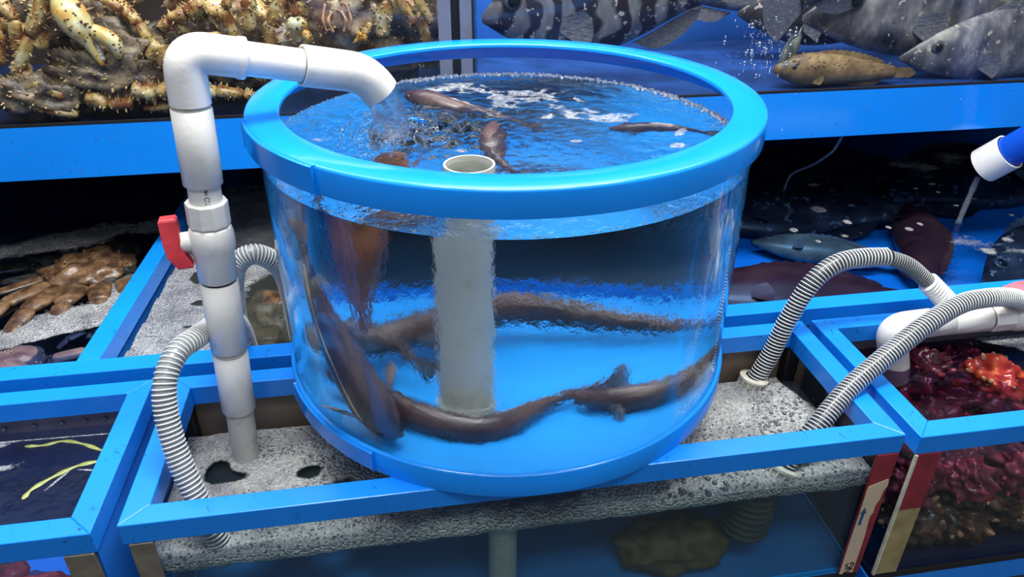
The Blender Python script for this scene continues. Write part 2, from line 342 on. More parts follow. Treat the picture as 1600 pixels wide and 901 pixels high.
# ------------------------------------------------------------------ mesh helpers
class MB:
    def __init__(s):
        s.v = []; s.f = []; s.m = []; s.sm = []
    def add(s, vs, fs, mi=0, smooth=True):
        b = len(s.v)
        s.v.extend([tuple(x) for x in vs])
        for f in fs:
            s.f.append(tuple(b + i for i in f)); s.m.append(mi); s.sm.append(smooth)
    def box(s, x0, x1, y0, y1, z0, z1, mi=0):
        v = [(x0,y0,z0),(x1,y0,z0),(x1,y1,z0),(x0,y1,z0),(x0,y0,z1),(x1,y0,z1),(x1,y1,z1),(x0,y1,z1)]
        s.add(v, [(0,3,2,1),(4,5,6,7),(0,1,5,4),(1,2,6,5),(2,3,7,6),(3,0,4,7)], mi, False)
    def prism(s, poly, z0, z1, mi=0):
        n = len(poly)
        v = [(x, y, z0) for x, y in poly] + [(x, y, z1) for x, y in poly]
        f = [tuple(range(n))[::-1], tuple(range(n, 2 * n))] + [(i, (i + 1) % n, n + (i + 1) % n, n + i) for i in range(n)]
        s.add(v, f, mi, False)
    def sweep(s, pts, rad, n=12, caps=True, mi=0, flat=1.0, upv=None, smooth=True):
        pts = [Vector(p) for p in pts]; k = len(pts)
        if not hasattr(rad, '__len__'): rad = [rad] * k
        tan = []
        for i in range(k):
            a = pts[max(0, i - 1)]; b = pts[min(k - 1, i + 1)]
            d = b - a
            tan.append(d.normalized() if d.length > 1e-9 else Vector((0, 0, 1)))
        u = Vector(upv) if upv else (Vector((0, 0, 1)) if abs(tan[0].z) < 0.9 else Vector((0, 1, 0)))
        u = (u - tan[0] * u.dot(tan[0])).normalized()
        vs = []
        for i in range(k):
            if i:
                q = tan[i - 1].rotation_difference(tan[i]); u = q @ u
                u = (u - tan[i] * u.dot(tan[i])).normalized()
            w_ = tan[i].cross(u)
            for j in range(n):
                a = 2 * PI * j / n
                vs.append(pts[i] + u * (math.cos(a) * rad[i] * flat) + w_ * (math.sin(a) * rad[i]))
        fs = [(i * n + j, i * n + (j + 1) % n, (i + 1) * n + (j + 1) % n, (i + 1) * n + j) for i in range(k - 1) for j in range(n)]
        if caps:
            fs += [tuple(range(n))[::-1], tuple(range((k - 1) * n, k * n))]
        s.add(vs, fs, mi, smooth)
    def cyl(s, a, b, r0, r1=None, n=24, mi=0, caps=True):
        """straight cylinder with sharp ends (own vertices for the caps)"""
        r1 = r0 if r1 is None else r1
        a, b = Vector(a), Vector(b); d = (b - a).normalized()
        u = d.orthogonal().normalized(); w_ = d.cross(u)
        ring = lambda c, r: [c + u * math.cos(2 * PI * j / n) * r + w_ * math.sin(2 * PI * j / n) * r for j in range(n)]
        A, B = ring(a, r0), ring(b, r1)
        s.add(A + B, [(j, (j + 1) % n, n + (j + 1) % n, n + j) for j in range(n)], mi, True)
        if caps:
            s.add(A, [tuple(range(n))[::-1]], mi, False); s.add(B, [tuple(range(n))], mi, False)
    def lathe(s, prof, a, b, n=32, mi=0, closed=False, smooth=True):
        """prof: list of (t along a->b in metres, radius)"""
        a, b = Vector(a), Vector(b); d = (b - a).normalized()
        u = d.orthogonal().normalized(); w_ = d.cross(u)
        vs = []
        for (t, r) in prof:
            for j in range(n):
                an = 2 * PI * j / n
                vs.append(a + d * t + u * math.cos(an) * r + w_ * math.sin(an) * r)
        k = len(prof); fs = []
        rng = range(k) if closed else range(k - 1)
        for i in rng:
            i2 = (i + 1) % k
            for j in range(n):
                fs.append((i * n + j, i * n + (j + 1) % n, i2 * n + (j + 1) % n, i2 * n + j))
        s.add(vs, fs, mi, smooth)
    def cone(s, base, tip, r, n=6, mi=0):
        base, tip = Vector(base), Vector(tip); d = (tip - base).normalized()
        u = d.orthogonal().normalized(); w_ = d.cross(u)
        vs = [base + u * math.cos(2 * PI * j / n) * r + w_ * math.sin(2 * PI * j / n) * r for j in range(n)]
        vs += [base.lerp(tip, 0.8) + u * math.cos(2 * PI * j / n) * r * 0.35 + w_ * math.sin(2 * PI * j / n) * r * 0.35 for j in range(n)] + [tip]
        fs = [(j, (j + 1) % n, n + (j + 1) % n, n + j) for j in range(n)] + [(n + j, n + (j + 1) % n, 2 * n) for j in range(n)]
        s.add(vs, fs, mi, True)
    def blob(s, c, rad, rot=None, nu=24, nv=14, amp=0.0, fr=8.0, mi=0, seed=0.0, half=False):
        c = Vector(c); vs = []; R_ = rot or Matrix.Identity(3)
        for i in range(nv + 1):
            th = PI * i / nv
            if half: th = PI * 0.5 * i / nv
            for j in range(nu):
                ph = 2 * PI * j / nu
                d = Vector((math.sin(th) * math.cos(ph), math.sin(th) * math.sin(ph), math.cos(th)))
                k = 1 + amp * noise.noise(d * fr * 0.3 + Vector((seed, seed * 1.7, seed * 0.3)))
                vs.append(c + R_ @ Vector((d.x * rad[0] * k, d.y * rad[1] * k, d.z * rad[2] * k)))
        fs = [(i * nu + j, (i + 1) * nu + j, (i + 1) * nu + (j + 1) % nu, i * nu + (j + 1) % nu) for i in range(nv) for j in range(nu)]
        s.add(vs, fs, mi, True)
    def build(s, name, mats, parent=None, bevel=0.0, **tags):
        me = bpy.data.meshes.new(name); me.from_pydata(s.v, [], s.f)
        mats = mats if isinstance(mats, (list, tuple)) else [mats]
        for m in mats: me.materials.append(m)
        me.polygons.foreach_set('material_index', s.m); me.polygons.foreach_set('use_smooth', s.sm)
        me.update()
        o = bpy.data.objects.new(name, me); COL.objects.link(o)
        if parent is not None:
            o.parent = parent
            o.matrix_parent_inverse = Matrix.Translation(parent.location).inverted() if parent.parent is None and parent.type == 'EMPTY' else Matrix.Identity(4)
        if bevel:
            b = o.modifiers.new('bevel', 'BEVEL'); b.width = bevel; b.segments = 2; b.limit_method = 'ANGLE'; b.angle_limit = 0.6
        for k, v in tags.items(): o[k] = v
        return o

def tag(o, label=None, cat=None, group=None, kind=None):
    if label: o['label'] = label
    if cat: o['category'] = cat
    if group: o['group'] = group
    if kind: o['kind'] = kind
    return o

def thing(name, loc, label, cat, group=None, kind=None):
    o = bpy.data.objects.new(name, None); COL.objects.link(o); o.location = loc
    o.empty_display_size = 0.02
    return tag(o, label, cat, group, kind)

def spline(pts, n=12):
    """Catmull-Rom through the points"""
    P_ = [Vector(p) for p in pts]; P_ = [P_[0] * 2 - P_[1]] + P_ + [P_[-1] * 2 - P_[-2]]
    out = []
    for i in range(1, len(P_) - 2):
        for k in range(n):
            t = k / n; a, b, c, d = P_[i - 1], P_[i], P_[i + 1], P_[i + 2]
            out.append(0.5 * ((2 * b) + (c - a) * t + (2 * a - 5 * b + 4 * c - d) * t * t + (3 * b - a - 3 * c + d) * t ** 3))
    out.append(P_[-2])
    return out

def resample(pts, step):
    out = [pts[0]]; acc = 0.0
    for a, b in zip(pts, pts[1:]):
        L = (b - a).length
        while L > 0 and acc + L >= step:
            t = (step - acc) / L; a = a.lerp(b, t); out.append(a); L = (b - a).length; acc = 0.0
        acc += L
    return out

def interp(vals, t):
    x = t * (len(vals) - 1); i = min(int(x), len(vals) - 2)
    return vals[i] + (vals[i + 1] - vals[i]) * (x - i)

# ================================================================== SETTING
mb = MB(); mb.box(-2.4, 2.6, -1.6, 2.2, -0.94, -0.90)
tag(mb.build('floor', CONCRETE), kind='structure')
mb = MB(); mb.box(-2.4, 2.6, 1.32, 1.36, -0.9, 1.2)
tag(mb.build('wall_rear', NAVY), kind='structure')

# ------------------------------------------------------------------ blue framed low tanks
RW, RH = 0.030, 0.031
def frame_rails(t, x0, x1, y0, y1, w=RW, h=RH, sides='FBLR', wf=None):
    wf = wf or w
    polys = {'F': [(x0, y0), (x1, y0), (x1 - w, y0 + w), (x0 + w, y0 + w)],
             'B': [(x1, y1), (x0, y1), (x0 + w, y1 - w), (x1 - w, y1 - w)],
             'L': [(x0, y1), (x0, y0), (x0 + w, y0 + w), (x0 + w, y1 - w)],
             'R': [(x1, y0), (x1, y1), (x1 - w, y1 - w), (x1 - w, y0 + w)]}
    for s in sides:
        mb = MB(); mb.prism(polys[s], -h, 0.0)
        mb.build('rail', BLUE, t, 0.0012)

def low_tank(name, label, x0, x1, y0, y1, zb, floor_mat, back_mat, side_mat):
    t = thing(name, ((x0 + x1) / 2, (y0 + y1) / 2, zb), label, 'tank')
    frame_rails(t, x0, x1, y0, y1)
    g = 0.006
    mb = MB(); mb.box(x0 + g, x1 - g, y0 + 0.004, y0 + 0.009, zb, -RH); mb.build('front_pane', GLASS, t)
    mb = MB(); mb.box(x0 + g, x1 - g, y1 - 0.012, y1 - 0.006, zb, -RH); mb.build('back_panel', back_mat, t)
    for a in (x0 + 0.004, x1 - 0.009):
        mb = MB(); mb.box(a, a + 0.005, y0 + 0.009, y1 - 0.012, zb, -RH); mb.build('side_pane', side_mat, t)
    mb = MB(); mb.box(x0 + 0.002, x1 - 0.002, y0 + 0.004, y1 - 0.004, zb - 0.012, zb); mb.build('floor_panel', floor_mat, t)
    # bottom frame with a black seal above it
    mb = MB(); mb.box(x0, x1, y0, y0 + 0.03, zb - 0.055, zb - 0.012); mb.build('bottom_rail', BLUE, t, 0.0012)
    mb = MB(); mb.box(x0 + 0.002, x1 - 0.002, y0 - 0.0005, y0 + 0.004, zb - 0.012, zb - 0.002); mb.build('seal_strip', BLACK, t)
    return t

SX0, SX1, SY0, SY1 = -0.500, 0.4925, -0.2973, -0.012
ZB = -0.270
sump = low_tank('sump_tank', 'blue framed glass sump tank full of grey foam under the clear round tank', SX0, SX1, SY0, SY1, ZB, BLUE_FLOOR, BROWN_PANEL, GLASS)
# dark silicone in the back corners
for x in (-0.488, 0.472):
    mb = MB(); mb.box(x - 0.012, x + 0.012, SY1 - 0.034, SY1 - 0.013, ZB, -RH - 0.001); mb.build('corner_seal', BLACK, sump, 0.003)
# metal corner post front left and taped post front right
mb = MB(); mb.box(-0.494, -0.467, SY0 - 0.0015, SY0 + 0.003, ZB, -RH); mb.build('corner_post', STEEL, sump, 0.0008, label='tarnished metal corner post')
mb = MB(); mb.box(0.4585, 0.490, SY0 - 0.0015, SY0 + 0.003, ZB, -RH); post = mb.build('corner_post', MAROON, sump, 0.0008, label='maroon taped corner post')
pts = [(0.4590, -0.268), (0.4585, -0.20), (0.4592, -0.15), (0.4587, -0.10), (0.459, -0.0885), (0.4700, -0.0835), (0.4865, -0.0770), (0.4885, -0.0830),
       (0.4888, -0.0900), (0.4850, -0.100), (0.4838, -0.116), (0.4800, -0.128), (0.4806, -0.142), (0.4775, -0.147), (0.4782, -0.165), (0.4800, -0.190), (0.4803, -0.23), (0.480, -0.268)]
mb = MB(); n_ = len(pts)
v = [(x, SY0 - 0.0016, z) for x, z in pts] + [(x, SY0 - 0.0023, z) for x, z in pts]
mb.add(v, [tuple(range(n_)), tuple(range(n_, 2 * n_))[::-1]] + [(i, (i + 1) % n_, n_ + (i + 1) % n_, n_ + i) for i in range(n_)], 0, False)
tape = mb.build('paper_tape', TAPE, sump, label='torn tan paper tape with printed arrow')
def flat_shape(name, polys, mat, parent, yy, th=0.0004):
    mb = MB()
    for p in polys:
        k = len(p)
        v = [(x, yy, z) for x, z in p] + [(x, yy - th, z) for x, z in p]
        mb.add(v, [tuple(range(k)), tuple(range(k, 2 * k))[::-1]] + [(i, (i + 1) % k, k + (i + 1) % k, k + i) for i in range(k)], 0, False)
    return mb.build(name, mat, parent)
yy = SY0 - 0.0023
flat_shape('printed_arrow', [[(0.4620, -0.163), (0.4665, -0.1635), (0.4668, -0.140), (0.4623, -0.140)], [(0.4598, -0.1405), (0.4695, -0.1405), (0.4646, -0.128)]], BLUE_PRINT, tape, yy)
def stroke(pl, wd):
    out = []
    for (a, b), (c, d) in zip(pl, pl[1:]):
        L = math.hypot(c - a, d - b) or 1; nx, nz = -(d - b) / L * wd / 2, (c - a) / L * wd / 2
        out.append([(a - nx, b - nz), (c - nx, d - nz), (c + nx, d + nz), (a + nx, b + nz)])
    return out
# the printed letters run up the tape: N G
def glyph(pl, ox, oz, s):  # rotated a quarter turn: letter x runs up the tape
    return [(ox - y * s, oz + x * s) for x, y in pl]
LN = stroke(glyph([(0, 0), (0, 1), (0.75, 0), (0.75, 1)], 0.4775, -0.2665, 0.0125), 0.0024)
LG = stroke(glyph([(0.75, 0.8), (0.4, 1), (0.1, 0.8), (0, 0.45), (0.15, 0.1), (0.45, 0), (0.75, 0.15), (0.75, 0.45), (0.45, 0.45)], 0.4775, -0.2540, 0.0125), 0.0024)
flat_shape('printed_letters', LN + LG, PRINT, tape, yy)

left_tank = low_tank('seaweed_tank', 'blue framed tank with dark blue water and loose seaweed strips, left of the sump', -1.16, -0.5263, -0.3037, -0.0113, ZB, BLUE_DEEP, GREY_PANEL, BLUE_DEEP)
mb = MB(); mb.box(-0.563, -0.530, -0.3052, -0.300, ZB, -RH); mb.build('corner_post', STEEL, left_tank, 0.0008)
right_tank = low_tank('squirt_tank', 'blue framed tank holding maroon sea squirts, right of the sump', 0.5091, 1.35, -0.3051, -0.0136, ZB - 0.002, NAVY, GREY_PANEL, GLASS)
mb = MB()
mb.box(0.5120, 0.5480, -0.3066, -0.302, -0.135, -RH, 0); mb.box(0.5120, 0.5480, -0.3066, -0.302, ZB, -0.135, 1)
cpost = mb.build('corner_post', [MAROON, OCHRE], right_tank, label='corner post with maroon tape above ochre tape')
mb = MB(); mb.box(0.5095, 0.5125, -0.3078, -0.303, ZB, -RH); mb.build('post_edge', IVORY, cpost)

# ------------------------------------------------------------------ long rear tank
rear = thing('rear_tank', (0, 0.5, -0.3), 'long blue railed crab and fish tank behind the sump and under the upper tanks', 'tank')
mb = MB(); mb.box(-2.0, 2.2, 0.0197, 0.0550, -0.035, 0.0); mb.build('rail', BLUE, rear, 0.0012)
mb = MB(); mb.prism([(-0.656, 0.0552), (-0.622, 0.0552), (-0.573, 1.3), (-0.603, 1.3)], -0.035, -0.0005); mb.build('divider_rail', BLUE, rear, 0.0012)
mb = MB(); mb.prism([(-0.646, 0.0552), (-0.632, 0.0552), (-0.583, 1.3), (-0.593, 1.3)], -0.3, -0.035); mb.build('divider_panel', BLUE_DEEP, rear)
mb = MB(); mb.prism([(0.335, 0.0552), (0.365, 0.0552), (0.385, 1.3), (0.355, 1.3)], -0.035, -0.0005); mb.build('divider_rail', BLUE, rear, 0.0012)
mb = MB(); mb.prism([(0.343, 0.0552), (0.357, 0.0552), (0.377, 1.3), (0.363, 1.3)], -0.3, -0.035); mb.build('divider_panel', BLUE_DEEP, rear)
mb = MB(); mb.box(-2.0, 2.2, 0.022, 0.030, -0.33, -0.035); mb.build('front_panel', BROWN_PANEL, rear)
mb = MB(); mb.box(-2.0, 2.2, 1.290, 1.300, -0.33, 0.15); mb.build('back_panel', NAVY, rear)
mb = MB(); mb.box(-2.0, -0.61, 0.022, 1.3, -0.34, -0.33, 0); mb.box(-0.61, 0.35, 0.022, 1.3, -0.34, -0.33, 0); mb.build('floor_panel', GREY_PANEL, rear)
mb = MB(); mb.box(0.35, 2.2, 0.030, 1.29, -0.165, -0.155); mb.build('floor_panel', BLUE_FLOOR, rear, label='bright blue floor panel')
WZ = -0.050
for (a, b) in ((-2.0, -0.62), (-0.62, 0.34), (0.34, 2.2)):
    mb = MB(); mb.box(a + 0.012, b - 0.012, 0.031, 1.288, WZ - 0.001, WZ)
    tag(mb.build('tank_water', MID_WATER if b == 0.34 else DARK_WATER), 'dark rippled water in the long rear tank' + (', left bay' if a < -1 else ', foamy middle bay' if a < -.1 else ', open right bay with fish'), 'water', 'water bays of the rear tank', 'stuff')

# waters of the low tanks
def water_box(label, x0, x1, y0, y1, z0, z1, mat):
    mb = MB(); mb.box(x0, x1, y0, y1, z0, z1)
    return tag(mb.build('tank_water', mat), label, 'water', None, 'stuff')
water_box('dark green grey murky water under the foam of the sump tank', SX0 + 0.012, SX1 - 0.012, SY0 + 0.011, SY1 - 0.036, ZB + 0.001, -0.0955, MURK)
mb = MB(); mb.box(-1.15, -0.538, -0.2935, -0.0245, -0.0655, -0.0645)
tag(mb.build('tank_water', LEFT_WATER), 'dark blue water surface in the seaweed tank at lower left', 'water', None, 'stuff')
mb = MB(); mb.box(0.520, 1.34, -0.2945, -0.027, -0.0605, -0.0595)
tag(mb.build('tank_water', RED_WATER), 'purplish water surface over the sea squirts in the right tank', 'water', None, 'stuff')

# ------------------------------------------------------------------ upper tanks and the blue beam
UY, UZ0, UZ1 = 0.41, 0.160, 0.258
mb = MB(); mb.box(-1.7, 2.1, UY, UY + 0.012, UZ0, UZ1)
bm_ = thing('tank_stand', (0, UY, UZ0), 'long blue stand with a deep wet front beam carrying the upper tanks', 'stand')
mb.build('front_beam', BLUE_PLASTIC, bm_, 0.001)
mb = MB(); mb.box(-1.7, 2.1, UY + 0.012, 1.29, UZ0 + 0.012, UZ1 - 0.022); mb.build('deck_board', NAVY, bm_)
mb = MB()
for i in range(620):
    x = rnd.uniform(-1.0, 1.25); z = UZ0 + 0.006 + (UZ1 - UZ0 - 0.012) * (rnd.random() ** 1.5)
    if noise.noise(Vector((x * 6, z * 9, 0))) < -0.12: continue
    r = 0.0007 + 0.0018 * rnd.random() ** 3
    mb.blob((x, UY, z), (r, r * 0.55, r * rnd.uniform(1.0, 2.0)), nu=8, nv=5)
tag(mb.build('water_droplets', DROP), 'clear water droplets clinging to the blue front beam', 'droplets', None, 'stuff')

def upper_tank(label, x0, x1, back_mat, floor_mat, glass_y=UY + 0.006):
    t = thing('upper_tank', ((x0 + x1) / 2, 0.6, UZ1), label, 'tank')
    mb = MB(); mb.box(x0, x1, glass_y, glass_y + 0.006, UZ1 - 0.004, 0.62); mb.build('front_pane', UP_GLASS, t)
    mb = MB(); mb.box(x0, x1, glass_y - 0.0062, glass_y - 0.0002, UZ1 - 0.001, UZ1 + 0.0035); mb.build('seal_strip', BLACK, t)
    mb = MB(); mb.box(x0, x1, glass_y + 0.006, 0.90, UZ1 - 0.012, UZ1 - 0.004); mb.build('floor_panel', floor_mat, t)
    mb = MB(); mb.box(x0, x1, 0.90, 0.906, UZ1 - 0.012, 0.62); mb.build('back_panel', back_mat, t)
    for a in (x0, x1 - 0.006):
        mb = MB(); mb.box(a, a + 0.006, glass_y + 0.006, 0.90, UZ1 - 0.004, 0.62); mb.build('side_pane', UP_GLASS, t)
    return t
ut_l = upper_tank('upper glass tank crowded with spiny yellow king crabs', -1.6, -0.060, BROWN_BACK, NAVY)
ut_r = upper_tank('upper glass tank with a blue back and grey striped fish', 0.005, 2.0, BLUE_MID, BLUE_BED)
mb = MB()
mb.box(-0.0585, -0.036, UY - 0.002, UY + 0.004, UZ1 + 0.004, 0.60, 0)
mb.box(-0.036, -0.020, UY + 0.01, UY + 0.016, UZ1 + 0.004, 0.60, 1)
mb.box(-0.020, 0.001, UY - 0.002, UY + 0.004, UZ1 + 0.004, 0.60, 0)
mb.box(0.001, 0.005, UY - 0.003, UY + 0.004, UZ1 + 0.004, 0.60, 1)
tag(mb.build('corner_trim', [STEEL2, BLACK]), 'grey metal upright strips covering the joint between the two upper tanks', 'trim')

# ================================================================== CLEAR ROUND TANK
RO, RI, RWALL, HT = 0.330, 0.288, 0.3205, 0.398
cyl = thing('round_tank', (0, 0, 0), 'large clear round acrylic tank with bright blue rims standing on the rails', 'tank')
NS = 192
mb = MB()
mb.lathe([(0.012, RWALL - 0.0), (HT - 0.004, RWALL)], (0, 0, 0), (0, 0, 1), NS)
mb.build('clear_wall', CLEAR_WALL, cyl)
def ring_profile(mb, prof, mi=0):
    mb.lathe(prof, (0, 0, 0), (0, 0, 1), NS, mi, closed=True, smooth=True)
mb = MB()
ring_profile(mb, [(HT - 0.031, RO - 0.0035), (HT - 0.031, RO), (HT - 0.0035, RO), (HT - 0.0010, RO - 0.001), (HT, RO - 0.0035), (HT, RI + 0.003), (HT - 0.001, RI + 0.001), (HT - 0.003, RI), (HT - 0.006, RI), (HT - 0.007, RI + 0.002), (HT - 0.007, RO - 0.0045), (HT - 0.031, RO - 0.0045)])
top_rim = mb.build('top_rim', BLUE_PLASTIC, cyl, 0.0)
top_rim.modifiers.new('es', 'EDGE_SPLIT').split_angle = 0.9
def arc_strip(name, parent, a0, a1, r0, r1, z0, z1, mat=BLUE_PLASTIC):
    mb = MB(); k = 40; vs = []
    for i in range(k + 1):
        a = a0 + (a1 - a0) * i / k; c, s_ = math.cos(a), math.sin(a)
        vs += [(c * r0, s_ * r0, z0), (c * r1, s_ * r1, z0), (c * r1, s_ * r1, z1), (c * r0, s_ * r0, z1)]
    fs = [(i * 4 + j, i * 4 + (j + 1) % 4, i * 4 + 4 + (j + 1) % 4, i * 4 + 4 + j) for i in range(k) for j in range(4)]
    fs += [(0, 1, 2, 3), (4 * k + 3, 4 * k + 2, 4 * k + 1, 4 * k)]
    mb.add(vs, fs, 0, False)
    return mb.build(name, mat, parent, 0.0012)
ang = lambda x, y: math.atan2(y, x)
arc_strip('rim_overlap', top_rim, math.radians(193), math.radians(225.5), RO - 0.001, RO + 0.0035, HT - 0.031, HT - 0.001)
mb = MB()
ring_profile(mb, [(0.0, RWALL - 0.06), (0.0, 0.3262), (0.031, 0.3262), (0.0325, 0.3250), (0.0325, RWALL + 0.0004), (0.008, RWALL + 0.0002), (0.008, RWALL - 0.06)])
bot = mb.build('bottom_rim', BLUE_PLASTIC, cyl)
bot.modifiers.new('es', 'EDGE_SPLIT').split_angle = 0.9
arc_strip('rim_overlap', bot, math.radians(197), math.radians(231), 0.3255, 0.3300, 0.002, 0.0305)
mb = MB(); mb.cyl((0, 0, 0.0085), (0, 0, 0.016), 0.3165, n=NS)
mb.build('floor_disc', BLUE_FLOOR, cyl, label='bright blue floor disc')

# water in it, real refraction
WR = RWALL - 0.0015
def wave(x, y):
    r = math.hypot(x + 0.115, y - 0.035)
    z = 0.0016 * noise.noise(Vector((x * 16, y * 16, 1.0))) + 0.0010 * noise.noise(Vector((x * 45, y * 45, 3.0)))
    amp = math.exp(-(r / 0.095) ** 2)
    z += amp * (0.012 * noise.noise(Vector((x * 60, y * 60, 5.0))) + 0.003 * math.sin(r * 190)) 
    z += 0.0022 * math.exp(-(r / 0.24) ** 2) * noise.noise(Vector((x * 75, y * 75, 9.0)))
    return z * min(1.0, (WR - math.hypot(x, y)) / 0.02 + 0.12)
WTOP = 0.3405
mb = MB(); nr, na = 110, 240; vs = [(0, 0, WTOP + wave(0, 0))]
for i in range(1, nr + 1):
    for j in range(na):
        a = 2 * PI * j / na; r = WR * i / nr; x, y = r * math.cos(a), r * math.sin(a)
        vs.append((x, y, WTOP + wave(x, y)))
fs = [(0, 1 + j, 1 + (j + 1) % na) for j in range(na)]
for i in range(nr - 1):
    b0 = 1 + i * na; b1 = b0 + na
    fs += [(b0 + j, b1 + j, b1 + (j + 1) % na, b0 + (j + 1) % na) for j in range(na)]
e0 = 1 + (nr - 1) * na
mb.add(vs, fs, 0, True)
nside = 6; base = len(mb.v)
for i in range(1, nside + 1):
    for j in range(na):
        x, y, z = mb.v[e0 + j]; zz = z + (0.010 - z) * i / nside
        mb.v.append((x, y, zz))
for i in range(nside):
    for j in range(na):
        u0 = (e0 if i == 0 else base + (i - 1) * na); l0 = base + i * na
        mb.f.append((u0 + j, l0 + j, l0 + (j + 1) % na, u0 + (j + 1) % na)); mb.m.append(1); mb.sm.append(True)
mb.f.append(tuple(base + (nside - 1) * na + j for j in range(na))[::-1]); mb.m.append(1); mb.sm.append(False)
wtr = mb.build('tank_water', [WATER_TOP, WATER_SIDE])
wtr.modifiers.new('es', 'EDGE_SPLIT').split_angle = 1.0
tag(wtr, 'clear rippling water filling the round acrylic tank', 'water', None, 'stuff')
bmx = bmesh.new(); bmx.from_mesh(wtr.data); bmesh.ops.recalc_face_normals(bmx, faces=bmx.faces); bmx.to_mesh(wtr.data); bmx.free()

def foam_sheet(name, label, xs, ys, zf, dens, mat, nx=200, ny=100, group=None, keep=0.02):
    vs, ds = [], []
    for j in range(ny + 1):
        for i in range(nx + 1):
            x = xs[0] + (xs[1] - xs[0]) * i / nx; y = ys[0] + (ys[1] - ys[0]) * j / ny
            vs.append((x, y, zf(x, y))); ds.append(dens(x, y))
    fs = []
    for j in range(ny):
        for i in range(nx):
            a = j * (nx + 1) + i; q = (a, a + 1, a + nx + 2, a + nx + 1)
            if max(ds[k] for k in q) > keep: fs.append(q)
    used = sorted({k for q in fs for k in q}); mp = {k: i for i, k in enumerate(used)}
    mb = MB(); mb.add([vs[k] for k in used], [tuple(mp[k] for k in q) for q in fs], 0, True)
    o = mb.build(name, mat)
    at = o.data.attributes.new('foam_amount', 'FLOAT', 'POINT'); at.data.foreach_set('value', [ds[k] for k in used])
    return tag(o, label, 'foam', group, 'stuff')
def gauss(x, y, cx, cy, sx_, sy2, rot=0.0):
    dx, dy = x - cx, y - cy; c, s_ = math.cos(rot), math.sin(rot)
    u, v_ = dx * c + dy * s_, -dx * s_ + dy * c
    return math.exp(-(u / sx_) ** 2 - (v_ / sy2) ** 2)
def cyl_foam(x, y):
    r = math.hypot(x, y)
    if r > WR - 0.002: return 0.0
    a = math.atan2(y, x)
    d = 0.0
    nz = noise.fractal(Vector((x * 14, y * 14, 2.0)), 1.0, 2.0, 5)
    n2_ = noise.noise(Vector((x * 40, y * 40, 7.0)))
    reg = 0.95 * gauss(x, y, 0.07, 0.16, 0.13, 0.06, -0.25) + 0.75 * gauss(x, y, -0.06, 0.22, 0.10, 0.05) + 0.6 * gauss(x, y, 0.15, 0.05, 0.10, 0.03, -0.4) + 0.5 * gauss(x, y, 0.05, 0.08, 0.08, 0.03)
    d += reg * (0.62 + 1.0 * nz + 0.4 * n2_)
    if -0.2 < a < 2.1: d += 0.95 * math.exp(-((WR - r) / 0.010) ** 2) * (0.6 + 0.6 * n2_)
    for (cx, cy, s1, s2, ro) in ((-0.247, 0.016, 0.020, 0.006, 0.2), (0.213, -0.081, 0.016, 0.010, 0.6), (0.086, -0.044, 0.011, 0.006, 0.1), (0.235, -0.03, 0.02, 0.008, 0.9), (-0.068, -0.055, 0.010, 0.008, 0.0), (0.028, -0.079, 0.004, 0.003, 0)):
        d += 0.9 * gauss(x, y, cx, cy, s1, s2, ro)
    d += 0.45 * gauss(x, y, -0.13, 0.035, 0.05, 0.04) * (0.4 + 1.4 * abs(n2_))
    lace = 1.0 - abs(noise.fractal(Vector((x * 30, y * 34, 11.0)), 1.0, 2.0, 4)) * 2.2
    d = d * (0.35 + 0.65 * max(0.0, lace))
    if -0.25 < a < 2.2: return max(0.0, min(0.62, max(min(d, 0.5), 0.80 * math.exp(-((WR - r) / 0.013) ** 2) * (0.60 + 0.9 * abs(n2_) + 0.3 * nz))))
    return max(0.0, min(0.50, d))
foam_sheet('surface_foam', 'white foam flecks drifting on the water of the round tank', (-0.32, 0.32), (-0.32, 0.32), lambda x, y: WTOP + wave(x, y) + 0.0012, cyl_foam, FOAM_W, 260, 260)

mb = MB()
for i in range(1500):
    a = math.radians(rnd.uniform(-22, 118)) if i < 1150 else rnd.uniform(0, 2 * PI)
    k = 1.0 if i < 1150 else 0.25
    r = WR - 0.0025 - abs(rnd.gauss(0, 0.006)) * k; q = 0.0007 + 0.0019 * rnd.random() ** 2 * (k + 0.2)
    x, y = r * math.cos(a), r * math.sin(a)
    mb.blob((x, y, WTOP + wave(x, y) + q * 0.7), (q, q, q), nu=8, nv=6)
tag(mb.build('surface_bubbles', simple('white_bubble', (0.55, 0.60, 0.66), 0.08, 0.8)), 'pale bubbles lining the waterline around the inside of the round tank', 'bubbles', None, 'stuff')

# ------------------------------------------------------------------ standpipe
sp_ = thing('standpipe', (-0.064, -0.122, 0.016), 'pale white standpipe standing in the middle of the round tank', 'pipe')
mb = MB(); c0 = Vector((-0.064, -0.122, 0.0165))
mb.lathe([(0, 0.0310), (0.331, 0.0310), (0.331, 0.0285), (0, 0.0285)], c0, c0 + Vector((0, 0, 1)), 48, closed=True)
o = mb.build('tube', PVC_GREY, sp_); o.modifiers.new('es', 'EDGE_SPLIT').split_angle = 0.9
mb = MB(); mb.lathe([(0.0, 0.0335), (0.022, 0.0335), (0.022, 0.0312), (0, 0.0312)], c0, c0 + Vector((0, 0, 1)), 48, closed=True)
o = mb.build('base_collar', PVC_GREY, sp_); o.modifiers.new('es', 'EDGE_SPLIT').split_angle = 0.9

